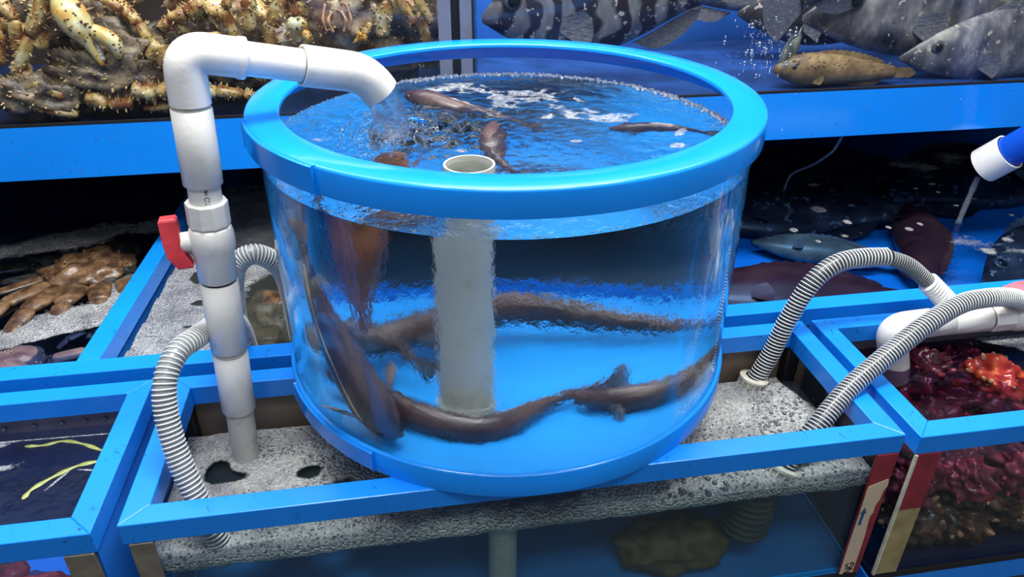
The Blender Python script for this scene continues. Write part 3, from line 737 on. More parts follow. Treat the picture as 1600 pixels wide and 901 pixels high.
# ------------------------------------------------------------------ white supply pipe with the valve
pipe = thing('supply_pipe', (-0.399, -0.10, -0.09), 'tall white plastic pipe with red valve handle pouring water into the round tank', 'pipe')
A0 = Vector((-0.399, -0.10, -0.098)); A1 = Vector((-0.3665, -0.10, 0.484))
def ax(z):  # point on the pipe axis at height z
    t = (z - A0.z) / (A1.z - A0.z); return A0.lerp(A1, t)
AD = (A1 - A0).normalized()
def sleeve(name, z0, z1, r, mat=PVC, n=40, par=pipe, ch=0.0012, label=None, inner=0.0185):
    a, b = ax(z0), ax(z1); L = (b - a).length
    mb = MB(); mb.lathe([(0, inner), (0, r - ch), (ch, r), (L - ch, r), (L, r - ch), (L, inner)], a, b, n)
    o = mb.build(name, mat, par); o.modifiers.new('es', 'EDGE_SPLIT').split_angle = 0.9
    if label: o['label'] = label
    return o
mb = MB(); mb.cyl(ax(-0.098), ax(0.02), 0.0187, n=40); mb.build('lower_tube', PVC_OLD, pipe, label='greyed lower end of the pipe')
mb = MB(); mb.cyl(ax(0.02), ax(0.22), 0.0187, n=40); mb.build('tube', PVC, pipe)
mb = MB(); mb.cyl(ax(0.29), ax(0.432), 0.0187, n=40); tube_up = mb.build('tube', PVC, pipe)
sleeve('sleeve', 0.000, 0.094, 0.0225)
sleeve('collar', 0.094, 0.099, 0.0205, IVORY)
sleeve('sleeve', 0.101, 0.2035, 0.0232)
sleeve('gasket', 0.2035, 0.2065, 0.0215, BLACK)
sleeve('sleeve', 0.333, 0.423, 0.0224)
sleeve('sleeve_ring', 0.4225, 0.4275, 0.0203, IVORY)
# valve
valve = MB()
def add_prof(mb, z0, prof, n=40):
    a = ax(z0); mb.lathe(prof, a, a + AD, n)
add_prof(valve, 0.2068, [(0, 0.018), (0, 0.0222), (0.0012, 0.0232), (0.036, 0.0240), (0.040, 0.0252), (0.046, 0.0264), (0.055, 0.0268), (0.064, 0.0262), (0.070, 0.0246), (0.073, 0.0235), (0.074, 0.019)])
vb = valve.build('valve_body', PVC, pipe)
mb = MB(); a = ax(0.281); L = 0.031
prof = [(0, 0.019), (0, 0.0235), (0.0015, 0.0248), (L - 0.0015, 0.0246), (L, 0.0235), (L, 0.019)]
mb.lathe(prof, a, a + AD, 10, smooth=False); mb.build('union_nut', PVC, pipe, 0.001)
mb = MB(); a = ax(0.284)
for k in range(5): pass
ST = ax(0.262)
d = Vector((-1, -0.18, 0.0)).normalized()
mb.lathe([(0.015, 0.0125), (0.034, 0.0125), (0.036, 0.0115), (0.036, 0.0)], ST, ST + d, 24)
o = mb.build('valve_stem', PVC, vb); o.modifiers.new('es', 'EDGE_SPLIT').split_angle = 0.9
# red butterfly handle: hub and two tapered wings, turned across the stem
H0 = ST + d * 0.034
side = Vector((0, 0, 1)); dep = d.cross(side).normalized()
tilt = math.radians(7)
e1 = (side * math.cos(tilt) + dep * math.sin(tilt)).normalized(); e2 = d.cross(e1).normalized()
def pt(u, v_, w_): return H0 + e1 * u + e2 * v_ + d * w_
mb = MB()
sec = [(-0.031, 0.0095, -0.007, 0.009), (-0.029, 0.0103, -0.008, 0.0105), (-0.014, 0.0115, -0.002, 0.0190), (0.004, 0.0118, 0.0, 0.0205), (0.030, 0.0108, 0.000, 0.0205), (0.033, 0.0095, 0.0015, 0.0190)]
vs = []
for (u, hw, w0, w1) in sec: vs += [pt(u, -hw, w0), pt(u, hw, w0), pt(u, hw, w1), pt(u, -hw, w1)]
k = len(sec)
mb.add(vs, [(i * 4 + j, i * 4 + (j + 1) % 4, i * 4 + 4 + (j + 1) % 4, i * 4 + 4 + j) for i in range(k - 1) for j in range(4)] + [(3, 2, 1, 0), (4 * k - 4, 4 * k - 3, 4 * k - 2, 4 * k - 1)], 0, False)
mb.build('handle', RED_PL, vb, 0.0016, label='red butterfly valve handle')
# top elbow, cross tube and end elbow
OUT = Vector((-0.160, -0.018, 0.4300)); B0 = Vector((-0.3665, -0.10, 0.4845))
BD = (OUT - B0).normalized()
def elbow(mb, a, corner, b, r, rc, n=36):
    """tube from a round the corner to b"""
    a, corner, b = Vector(a), Vector(corner), Vector(b)
    d0 = (corner - a).normalized(); d1 = (b - corner).normalized()
    p0 = corner - d0 * rc; p1 = corner + d1 * rc
    pts = [a, p0]
    for i in range(1, 12):
        t = i / 12; pts.append(p0.lerp(corner, t).lerp(corner.lerp(p1, t), t))
    pts += [p1, b]
    return pts
mb = MB(); pts = elbow(mb, ax(0.4275), B0, B0 + BD * 0.063, 0.0228, 0.026)
mb.sweep(pts, [0.0222] * len(pts), 36); 
o = mb.build('elbow', PVC, pipe); o.modifiers.new('es', 'EDGE_SPLIT').split_angle = 0.9
mb = MB(); a = B0 + BD * 0.056; mb.lathe([(0, 0.0222), (0.001, 0.0234), (0.008, 0.0234), (0.009, 0.0195)], a, a + BD, 36); mb.build('elbow_lip', PVC, o)
mb = MB(); mb.cyl(B0 + BD * 0.05, B0 + BD * 0.165, 0.0190, n=36); mb.build('cross_tube', PVC, pipe)
mb = MB()
E0 = B0 + BD * 0.129; E1 = B0 + BD * 0.208; E2 = E1 + (BD * 0.75 + Vector((0, 0, -1)) * 0.9).normalized() * 0.030
pts = elbow(mb, E0, E1, E2, 0.025, 0.022)
k = len(pts)
mb.sweep(pts, [0.0240] * k, 36, caps=False)
mb.sweep(pts, [0.0190] * k, 36, caps=False)
for P_, rr in ((pts[0], (0.019, 0.024)), (pts[-1], (0.019, 0.024))):
    dd = BD if P_ is pts[0] else (E2 - E1).normalized()
    mb.lathe([(0, rr[0]), (0, rr[1])], P_, P_ + dd, 36)
o = mb.build('outlet_elbow', PVC, pipe); o.modifiers.new('es', 'EDGE_SPLIT').split_angle = 0.9
mb = MB(); mb.lathe([(-0.0006, 0.0190), (-0.0006, 0.0216), (0.0, 0.0216)], E0, E0 + BD, 36); mb.build('joint_ring', STEEL, o)
# printed code on the bare tube
def print_on_tube(z0, z1):
    mb = MB(); a = ax(z0); r = 0.01885
    fr_dir = Vector((0.30, -0.95, 0)).normalized(); sd = AD.cross(fr_dir).normalized()
    def q(u, w_):  # u: along axis metres, w_: around metres
        an = w_ / r; return a + AD * u + fr_dir * math.cos(an) * r + sd * math.sin(an) * r
    strokes = []
    def L(ch, u0, s):
        g = {'C': [[(0.8, 0.2), (0.5, 0), (0.15, 0.15), (0, 0.5), (0.15, 0.85), (0.5, 1), (0.8, 0.8)]],
             'N': [[(0, 0), (0, 1), (0.7, 0), (0.7, 1)]], 'O': [[(0.1, 0.1), (0, 0.5), (0.1, 0.9), (0.5, 0.9), (0.6, 0.5), (0.5, 0.1), (0.1, 0.1)]],
             '1': [[(0.1, 0.7), (0.35, 1), (0.35, 0)]], 'B': [[(0, 0), (0, 1), (0.5, 0.9), (0.5, 0.6), (0, 0.5), (0.6, 0.4), (0.6, 0.1), (0, 0)]],
             'S': [[(0.6, 0.9), (0.1, 0.9), (0.1, 0.55), (0.6, 0.45), (0.6, 0.1), (0, 0.1)]], '.': [[(0.2, 0.5), (0.35, 0.5)]],
             'R': [[(0, 0), (0, 1), (0.5, 0.9), (0.5, 0.55), (0, 0.5), (0.6, 0)]]}[ch]
        for pl in g:
            strokes.append([(u0 - x * s, (y - 0.5) * s * 1.25) for x, y in pl])
    s = 0.0058
    for i, ch in enumerate('RBS'): L(ch, z1 - z0 - 0.001 - i * 0.0016 * 1.0 - i * 0.0008, s * 0.42)
    L('.', 0.0118, s)
    L('C', 0.0105, s * 0.8); L('N', 0.0052, s * 0.8)
    for pl in strokes:
        for (u, w0), (u1, w1) in zip(pl, pl[1:]):
            du, dw = u1 - u, w1 - w0; Ln = math.hypot(du, dw) or 1; nu, nw = -dw / Ln * 0.0004, du / Ln * 0.0004
            mb.add([q(u - nu, w0 - nw), q(u1 - nu, w1 - nw), q(u1 + nu, w1 + nw), q(u + nu, w0 + nw)], [(0, 1, 2, 3)], 0, False)
    return mb.build('printed_code', PRINT, tube_up)
print_on_tube(0.312, 0.333)

# falling water
mb = MB(); prev = None
S0 = E2 - (E2 - E1).normalized() * 0.008; S1 = Vector((E2.x + 0.012, E2.y + 0.035, WTOP + 0.001))
k = 34; n = 36; vs = []
for i in range(k + 1):
    t = i / k
    c = S0 + Vector((0.016 * t ** 0.7, 0.034 * t ** 0.7, (S1.z - S0.z) * (t ** 1.25)))
    r0 = 0.0180 * (1 - t) + 0.022 * t + 0.010 * max(0, t - 0.72) ** 1.0 * 3
    for j in range(n):
        a = 2 * PI * j / n
        dr = 1 + t * 0.45 * noise.noise(Vector((math.cos(a) * 2.2, math.sin(a) * 2.2, t * 5.0))) + 0.16 * t * noise.noise(Vector((math.cos(a) * 7, math.sin(a) * 7, t * 16)))
        vs.append(c + Vector((math.cos(a) * r0 * dr, math.sin(a) * r0 * dr * 0.85, 0)))
fs = [(i * n + j, i * n + (j + 1) % n, (i + 1) * n + (j + 1) % n, (i + 1) * n + j) for i in range(k) for j in range(n)]
fs += [tuple(range(n))[::-1], tuple(range(k * n, k * n + n))]
mb.add(vs, fs, 0, True)
for i in range(420):
    a = rnd.uniform(0, 2 * PI); r = abs(rnd.gauss(0.035, 0.03)); h = rnd.random() ** 2 * 0.022
    x, y = S1.x + math.cos(a) * r * 1.2, S1.y + math.sin(a) * r
    q = 0.0008 + 0.0016 * rnd.random() ** 2
    mb.blob((x, y, WTOP + 0.003 + h), (q, q, q * rnd.uniform(1, 1.6)), nu=8, nv=6)
o = mb.build('falling_water', WATER_SPLASH)
bmx = bmesh.new(); bmx.from_mesh(o.data); bmesh.ops.recalc_face_normals(bmx, faces=bmx.faces); bmx.to_mesh(o.data); bmx.free()
tag(o, 'clear water gushing from the white pipe outlet into the round tank', 'water', None, 'stuff')

# ------------------------------------------------------------------ corrugated hoses
def corrugated(name, label, pts, r, pitch, mats, parent=None, group=None, ribr=None, turns=None):
    """one tube wall with a helical rib wound round it (two materials, one mesh)"""
    path = resample(spline(pts, 14), 0.0016)
    mb = MB(); mb.sweep(path[::3] + [path[-1]], r * 0.92, 20, True, 0)
    # frames
    k = len(path); tan = [(path[min(k - 1, i + 1)] - path[max(0, i - 1)]).normalized() for i in range(k)]
    u = tan[0].orthogonal().normalized(); frames = []
    for i in range(k):
        if i: u = tan[i - 1].rotation_difference(tan[i]) @ u; u = (u - tan[i] * u.dot(tan[i])).normalized()
        frames.append((u.copy(), tan[i].cross(u)))
    Ltot = 0.0016 * (k - 1); nt_ = 16; N_ = int(Ltot / pitch * nt_); hel = []
    for s in range(N_):
        x = s / nt_ * pitch / 0.0016; i = min(int(x), k - 2); f = x - i
        c = path[i].lerp(path[i + 1], f); a = 2 * PI * s / nt_
        hel.append(c + frames[i][0] * math.cos(a) * r * 0.95 + frames[i][1] * math.sin(a) * r * 0.95)
    rr = ribr or pitch * 0.27
    mb.sweep(hel, rr, 5, True, 1)
    if parent is not None: return mb.build(name, mats, parent)
    return tag(mb.build(name, mats), label, 'hose', group)

ha = thing('corrugated_hose', (0.411, -0.052, -0.09), 'grey ribbed hose arching from the foam beside the round tank to a white tee', 'hose')
PA = [(0.402, -0.054, -0.100), (0.412, -0.052, -0.070), (0.427, -0.050, -0.031), (0.446, -0.045, 0.026), (0.474, -0.040, 0.085), (0.508, -0.035, 0.114), (0.552, -0.030, 0.121), (0.606, -0.030, 0.119)]
corrugated('ribbed_tube', '', PA, 0.0150, 0.0056, [HOSE_D, HOSE_W], ha, ribr=0.00105)
corrugated('dark_section', '', [(0.600, -0.030, 0.1195), (0.641, -0.036, 0.104), (0.683, -0.041, 0.071)], 0.0125, 0.0042, [HOSE_D, HOSE_S], ha, ribr=0.0010)['label'] = 'dark coiled section'
corrugated('cuff', '', [(0.680, -0.041, 0.073), (0.700, -0.047, 0.055), (0.716, -0.051, 0.040)], 0.0165, 0.0060, [PVC, PVC], ha, ribr=0.0018)['label'] = 'white ribbed cuff'
def fitting(label, c, d, group):
    t = thing('hose_fitting', c, label, 'fitting', group)
    c = Vector(c); d = Vector(d).normalized()
    mb = MB(); mb.lathe([(-0.012, 0.0), (-0.012, 0.0195), (0.003, 0.0205), (0.003, 0.0235), (0.007, 0.0235), (0.008, 0.0215), (0.0085, 0.016), (0.0085, 0.0145)], c, c + d, 36)
    o = mb.build('nut', IVORY, t); o.modifiers.new('es', 'EDGE_SPLIT').split_angle = 0.8
    mb = MB(); u = d.orthogonal().normalized(); v_ = d.cross(u)
    for k in range(14):
        a = 2 * PI * k / 14; e = u * math.cos(a) + v_ * math.sin(a); tt = d.cross(e)
        c1 = c + e * 0.0205; vs = []
        for (hh, rr) in ((-0.011, 0.0), (0.003, 0.0)):
            for (p, q) in ((-0.0014, -0.001), (0.0014, -0.001), (0.0014, 0.0024), (-0.0014, 0.0024)):
                vs.append(c1 + d * hh + tt * p + e * q)
        mb.add(vs, [(0, 1, 2, 3), (4, 7, 6, 5), (0, 4, 5, 1), (1, 5, 6, 2), (2, 6, 7, 3), (3, 7, 4, 0)], 0, False)
    mb.build('grip_ribs', IVORY, t)
    return t
fitting('ivory screw fitting in the foam where the arching hose ends beside the round tank', (0.402, -0.054, -0.082), (0.22, 0.05, 1), None)
fitting('ivory screw fitting half under the front rail at the end of the lower right hose', (0.356, -0.249, -0.090), (0.45, 0.2, 0.9), None)
corrugated('corrugated_hose', 'grey ribbed hose crossing over the rails and the white horizontal pipe at right',
           [(0.350, -0.252, -0.106), (0.360, -0.247, -0.088), (0.378, -0.240, -0.063), (0.412, -0.228, -0.028), (0.469, -0.200, 0.010), (0.548, -0.170, 0.047), (0.605, -0.150, 0.071), (0.667, -0.130, 0.086), (0.722, -0.120, 0.086), (0.781, -0.105, 0.072), (0.83, -0.09, 0.048)],
           0.0148, 0.0053, [HOSE_D, HOSE_W], ribr=0.00105)
corrugated('corrugated_hose', 'grey ribbed hose bending over the left rail of the sump beside the white pipe',
           [(-0.404, -0.262, -0.115), (-0.408, -0.259, -0.090), (-0.417, -0.253, -0.053), (-0.429, -0.240, -0.016), (-0.443, -0.220, 0.030), (-0.450, -0.200, 0.075), (-0.448, -0.180, 0.113), (-0.437, -0.150, 0.133), (-0.424, -0.115, 0.129), (-0.418, -0.060, 0.110), (-0.414, 0.0, 0.085), (-0.412, 0.070, 0.030), (-0.41, 0.10, -0.07)],
           0.0145, 0.0058, [HOSE_G, HOSE_W], ribr=0.0013)
corrugated('corrugated_hose', 'short arch of grey ribbed hose between white pipe and back of round tank',
           [(-0.420, 0.075, -0.06), (-0.415, 0.078, 0.06), (-0.408, 0.080, 0.113), (-0.394, 0.080, 0.138), (-0.373, 0.082, 0.146), (-0.353, 0.092, 0.130), (-0.342, 0.112, 0.097), (-0.339, 0.13, 0.045), (-0.34, 0.15, -0.07)],
           0.0160, 0.0042, [HOSE_G, HOSE_W], ribr=0.0012)

# ------------------------------------------------------------------ white pipe run on the right tank
rp = thing('supply_pipe', (0.72, -0.08, 0.02), 'white horizontal plastic pipe with elbow and pink red valve over the right tank', 'pipe')
PX = lambda x: Vector((x, -0.08, 0.0205 + 0.000 * x))
mb = MB(); corner = Vector((0.613, -0.080, 0.0200))
pts = elbow(mb, (0.650, -0.070, -0.090), (0.606, -0.080, 0.018), (0.672, -0.08, 0.0205), 0.024, 0.030)
mb.sweep(pts, [0.0235] * len(pts), 32); o = mb.build('elbow', PVC, rp); o.modifiers.new('es', 'EDGE_SPLIT').split_angle = 0.9
mb = MB(); mb.cyl((0.67, -0.08, 0.0205), (1.10, -0.08, 0.0205), 0.0200, n=32); mb.build('tube', PVC, rp)
for (a, b, r) in ((0.674, 0.705, 0.0225), (0.706, 0.772, 0.0222)):
    mb = MB(); L = b - a; mb.lathe([(0, 0.018), (0, r - 0.001), (0.001, r), (L - 0.001, r), (L, r - 0.001), (L, 0.018)], PX(a), PX(b), 32)
    o = mb.build('sleeve', PVC, rp); o.modifiers.new('es', 'EDGE_SPLIT').split_angle = 0.9
mb = MB(); mb.lathe([(0, 0.019), (0, 0.0205), (0.003, 0.0205), (0.003, 0.019)], PX(0.7725), PX(0.78), 32); mb.build('gasket', STEEL, rp)
mb = MB(); a = PX(0.776); mb.lathe([(0, 0.018), (0, 0.0235), (0.0015, 0.0245), (0.034, 0.0245), (0.0355, 0.0235), (0.0355, 0.018)], a, PX(0.9), 8, smooth=False); mb.build('union_nut', PVC, rp, 0.001)
mb = MB(); a = PX(0.812); mb.lathe([(0, 0.019), (0.002, 0.0235), (0.012, 0.0265), (0.03, 0.0265), (0.045, 0.0235), (0.047, 0.019)], a, PX(0.9), 32); vb2 = mb.build('valve_body', PVC, rp)
mb = MB(); mb.cyl((0.826, -0.08, 0.040), (0.826, -0.08, 0.056), 0.012, n=20); mb.build('valve_stem', PVC, vb2)
mb = MB(); vs = []
for (x, hw, z0, z1) in ((0.787, 0.010, 0.050, 0.066), (0.792, 0.011, 0.049, 0.071), (0.815, 0.012, 0.053, 0.078), (0.838, 0.012, 0.053, 0.078), (0.862, 0.011, 0.049, 0.071), (0.867, 0.010, 0.050, 0.066)):
    vs += [(x, -0.08 - hw, z0), (x, -0.08 + hw, z0), (x, -0.08 + hw, z1), (x, -0.08 - hw, z1)]
mb.add(vs, [(i * 4 + j, i * 4 + (j + 1) % 4, i * 4 + 4 + (j + 1) % 4, i * 4 + 4 + j) for i in range(5) for j in range(4)] + [(3, 2, 1, 0), (20, 21, 22, 23)], 0, False)
mb.build('handle', PINK_PL, vb2, 0.0015, label='faded red valve handle')
mb = MB(); mb.cyl((0.714, -0.052, 0.042), (0.732, -0.078, 0.022), 0.0125, 0.0155, n=28)
mb.build('tee_branch', PVC, rp)

# ------------------------------------------------------------------ blue drain pipe with white coupling, airline
bp = thing('drain_pipe', (1.112, 0.372, 0.10), 'thick dark blue pipe with white end coupling under the right end of the beam', 'pipe')
D0 = Vector((1.112, 0.372, 0.100)); D1 = Vector((1.222, 0.150, 0.372)); DD = (D1 - D0).normalized()
mb = MB(); mb.sweep([D0 + DD * 0.006, D0 + DD * 0.02, D1], [0.033, 0.033, 0.033], 40, False); mb.sweep([D0 + DD * 0.006, D1], [0.030, 0.030], 40, False)
mb.build('tube', BLUE_PIPE, bp)
mb = MB(); a = D0 - DD * 0.018
mb.lathe([(0, 0.0340), (0.0, 0.0388), (0.058, 0.0388), (0.058, 0.0355), (0.0, 0.0340)], a, a + DD, 44); o = mb.build('coupling', PVC, bp); o.modifiers.new('es', 'EDGE_SPLIT').split_angle = 0.9
mb = MB(); k = 14; vs = []
o_ = a + Vector((-0.004, 0, -0.026))
pts = [o_ + Vector((-0.012 * t, 0.0,  (WZ - o_.z) * t ** 1.3)) for t in [i / k for i in range(k + 1)]]
mb.sweep(pts, [0.006 + 0.0035 * noise.noise(Vector((0, 0, i * 0.9))) for i in range(k + 1)], 12)
tag(mb.build('falling_water', thin_clear('trickle_water', (0.75, 0.80, 0.86), 1.33, 0.05, 0.5, 60, haze=0.15, hazecol=(0.5, 0.55, 0.62))), 'thin trickle of water falling from the blue drain pipe', 'water', None, 'stuff')
mb = MB(); mb.sweep(spline([(0.792, 0.435, 0.162), (0.787, 0.44, 0.135), (0.785, 0.455, 0.108), (0.788, 0.52, 0.055), (0.79, 0.60, 0.001), (0.80, 0.64, -0.06)], 10), 0.0028, 10)
tag(mb.build('air_tube', thin_clear('clear_tube', (0.78, 0.84, 0.88), 1.5, 0.05, haze=0.18, hazecol=(0.6, 0.65, 0.7))), 'thin clear air tube hanging from the beam into the dark rear water', 'tube')

# ================================================================== FOAMS
PIPE_XY = (-0.399, -0.10)
def sump_hole(x, y):
    d = 1.0
    nz = noise.fractal(Vector((x * 11, y * 11, 4.0)), 1.0, 2.0, 4)
    d += 0.12 * nz
    for (cx, cy, s1, s2, ro, k) in ((-0.432, -0.128, 0.016, 0.021, 0.0, 1.5), (-0.415, -0.143, 0.026, 0.010, 0.0, 1.3), (0.462, -0.060, 0.014, 0.040, 0.15, 1.6), (-0.305, -0.150, 0.020, 0.014, 0.3, 1.2), (-0.27, -0.185, 0.04, 0.02, 0.2, 0.8), (0.452, -0.16, 0.02, 0.01, 0.4, 0.5)):
        d -= k * gauss(x, y, cx, cy, s1, s2, ro)
    d -= 0.75 * gauss(x, y, -0.02, -0.245, 0.18, 0.032)
    d -= 0.8 * max(0, min(1, (x - 0.452) / 0.03)) * (0.7 + nz) if y > -0.24 else 0
    return max(0.0, min(1.0, d))
sfz = lambda x, y: -0.0855 + 0.0035 * noise.fractal(Vector((x * 20, y * 20, 1.0)), 1.0, 2.0, 3)
foam_sheet('surface_foam', 'thick grey bubbly foam covering the water of the sump tank', (SX0 + 0.011, SX1 - 0.011), (SY0 + 0.013, SY1 - 0.036), sfz, sump_hole, FOAM, 320, 100)
# foam edge pressed against the front glass, with a ragged lower edge
xs0, xs1 = SX0 + 0.011, SX1 - 0.011; nx = 320; vs = []; ds = []
for r in range(7):
    for i in range(nx + 1):
        x = xs0 + (xs1 - xs0) * i / nx; t = r / 6
        vs.append((x, SY0 + 0.0125 - 0.0008 * math.sin(t * PI), sfz(x, SY0 + 0.013) - t * 0.020))
        ds.append(max(0, min(1, 1.0 - max(0, t - 0.45) * 2.2 + 0.5 * noise.fractal(Vector((x * 30, t * 2, 8.0)), 1.0, 2.0, 4) * t)))
mb = MB(); mb.add(vs, [(r * (nx + 1) + i, (r + 1) * (nx + 1) + i, (r + 1) * (nx + 1) + i + 1, r * (nx + 1) + i + 1) for r in range(6) for i in range(nx)], 0, True)
o = mb.build('foam_edge', FOAM); o.data.attributes.new('foam_amount', 'FLOAT', 'POINT').data.foreach_set('value', ds)
tag(o, 'ragged edge of grey foam pressed against the front glass of the sump', 'foam', None, 'stuff')
# larger bubbles riding on the foam
mb = MB()
for i in range(5200):
    x = rnd.uniform(SX0 + 0.02, SX1 - 0.02); y = rnd.uniform(SY0 + 0.016, SY1 - 0.045)
    g = noise.noise(Vector((x * 9, y * 9, 3.3)))
    if g < -0.22 or sump_hole(x, y) < 0.6: continue
    r = 0.0008 + 0.0022 * rnd.random() ** 3 * (0.6 + max(0, g) * 2)
    mb.blob((x, y, sfz(x, y) + 0.0002), (r, r, r * 0.8), nu=9, nv=4, half=True)
BUB = simple('bubble_skin', (0.09, 0.10, 0.11), 0.06, 0.9)
tag(mb.build('foam_bubbles', BUB), 'shiny dark bubbles riding on the grey foam of the sump tank', 'bubbles', None, 'stuff')

# rear tank foams
def in_mid(x, y): return -0.61 + 0.039 * (y - 0.055) / 1.25 < x - 0.0
def rear_mid(x, y):
    if x < -0.624 + 0.039 * (y - 0.055) + 0.004: return 0.0
    nz = noise.fractal(Vector((x * 9, y * 9, 1.0)), 1.0, 2.0, 4)
    d = 1.05 + 0.15 * nz - 1.3 * max(0, min(1, (x + 0.475) / 0.06)) * max(0, min(1, (0.42 - y) / 0.08))
    d -= 1.5 * gauss(x, y, -0.545, 0.385, 0.022, 0.030, 0.5) + 1.3 * gauss(x, y, -0.525, 0.285, 0.022, 0.010, 0) + 0.9 * gauss(x, y, -0.535, 0.205, 0.012, 0.008)
    d -= max(0, (y - 0.62)) * 3
    return max(0.0, min(1.0, d))
foam_sheet('surface_foam', 'grey foam spread over the middle bay of the rear tank behind the white pipe', (-0.63, -0.09), (0.06, 0.95), lambda x, y: WZ + 0.002 + 0.002 * noise.noise(Vector((x * 30, y * 30, 0))), rear_mid, FOAM_DIM, 160, 200)
def rear_left(x, y):
    if x > -0.656 + 0.039 * (y - 0.055) - 0.004: return 0.0
    nz = noise.fractal(Vector((x * 9, y * 9, 6.0)), 1.0, 2.0, 4)
    # foam band running diagonally over the bay
    band = (y - (0.285 + 0.62 * (x + 0.70)))
    d = 1.25 * math.exp(-(band / 0.065) ** 2)
    d += 0.9 * gauss(x, y, -0.695, 0.385, 0.03, 0.05, -0.4)
    band2 = (y - (0.60 + 0.35 * (x + 0.85)))
    d += 0.78 * math.exp(-(band2 / 0.06) ** 2) * max(0, min(1, (-0.60 - x) / 0.06))
    d -= 1.1 * gauss(x, y, -0.765, 0.175, 0.10, 0.028, 0.35)
    return max(0.0, min(1.0, d + 0.45 * nz - 0.05))
foam_sheet('surface_foam', 'white bubbly foam band floating beside the brown crab in the rear left bay', (-1.4, -0.63), (0.06, 0.95), lambda x, y: WZ + 0.002 + 0.002 * noise.noise(Vector((x * 30, y * 30, 0))), rear_left, FOAM_DIM, 220, 220)
def rear_right(x, y):
    nz = noise.fractal(Vector((x * 8, y * 16, 2.5)), 1.0, 2.0, 5)
    d = 0.0
    for (cx, cy, s1, s2, ro) in ((0.815, 0.50, 0.020, 0.018, -0.5), (0.845, 0.425, 0.010, 0.012, 0), (0.705, 0.405, 0.010, 0.011, 0), (0.73, 0.345, 0.006, 0.008, 0), (0.80, 0.36, 0.008, 0.007, 0), (0.88, 0.64, 0.018, 0.010, 0), (0.92, 0.385, 0.007, 0.008, 0), (0.96, 0.37, 0.008, 0.01, 0), (1.00, 0.39, 0.006, 0.008, 0),
                                  (1.22, 0.50, 0.007, 0.007, 0), (1.16, 0.55, 0.006, 0.006, 0), (1.12, 0.58, 0.006, 0.006, 0), (1.18, 0.60, 0.008, 0.006, 0), (1.15, 0.47, 0.007, 0.006, 0), (1.14, 0.29, 0.012, 0.010, 0), (1.06, 0.245, 0.010, 0.010, 0), (1.24, 0.40, 0.006, 0.006, 0)):
        d += 0.95 * gauss(x, y, cx, cy, s1, s2, ro)
    d += 0.50 * gauss(x, y, 1.25, 0.72, 0.30, 0.10, -0.1) * (0.55 + 1.4 * nz) + 0.5 * gauss(x, y, 1.40, 0.50, 0.10, 0.05, -0.4) * (0.5 + 1.3 * nz) + 0.42 * gauss(x, y, 1.12, 0.22, 0.22, 0.10, -0.3) * (0.45 + 1.6 * nz)
    return max(0.0, min(0.8, d))
foam_sheet('surface_foam', 'scattered foam specks and scum on the dark rear water at right', (0.45, 1.8), (0.06, 1.1), lambda x, y: WZ + 0.0015, rear_right, FOAM_DIM, 300, 240)

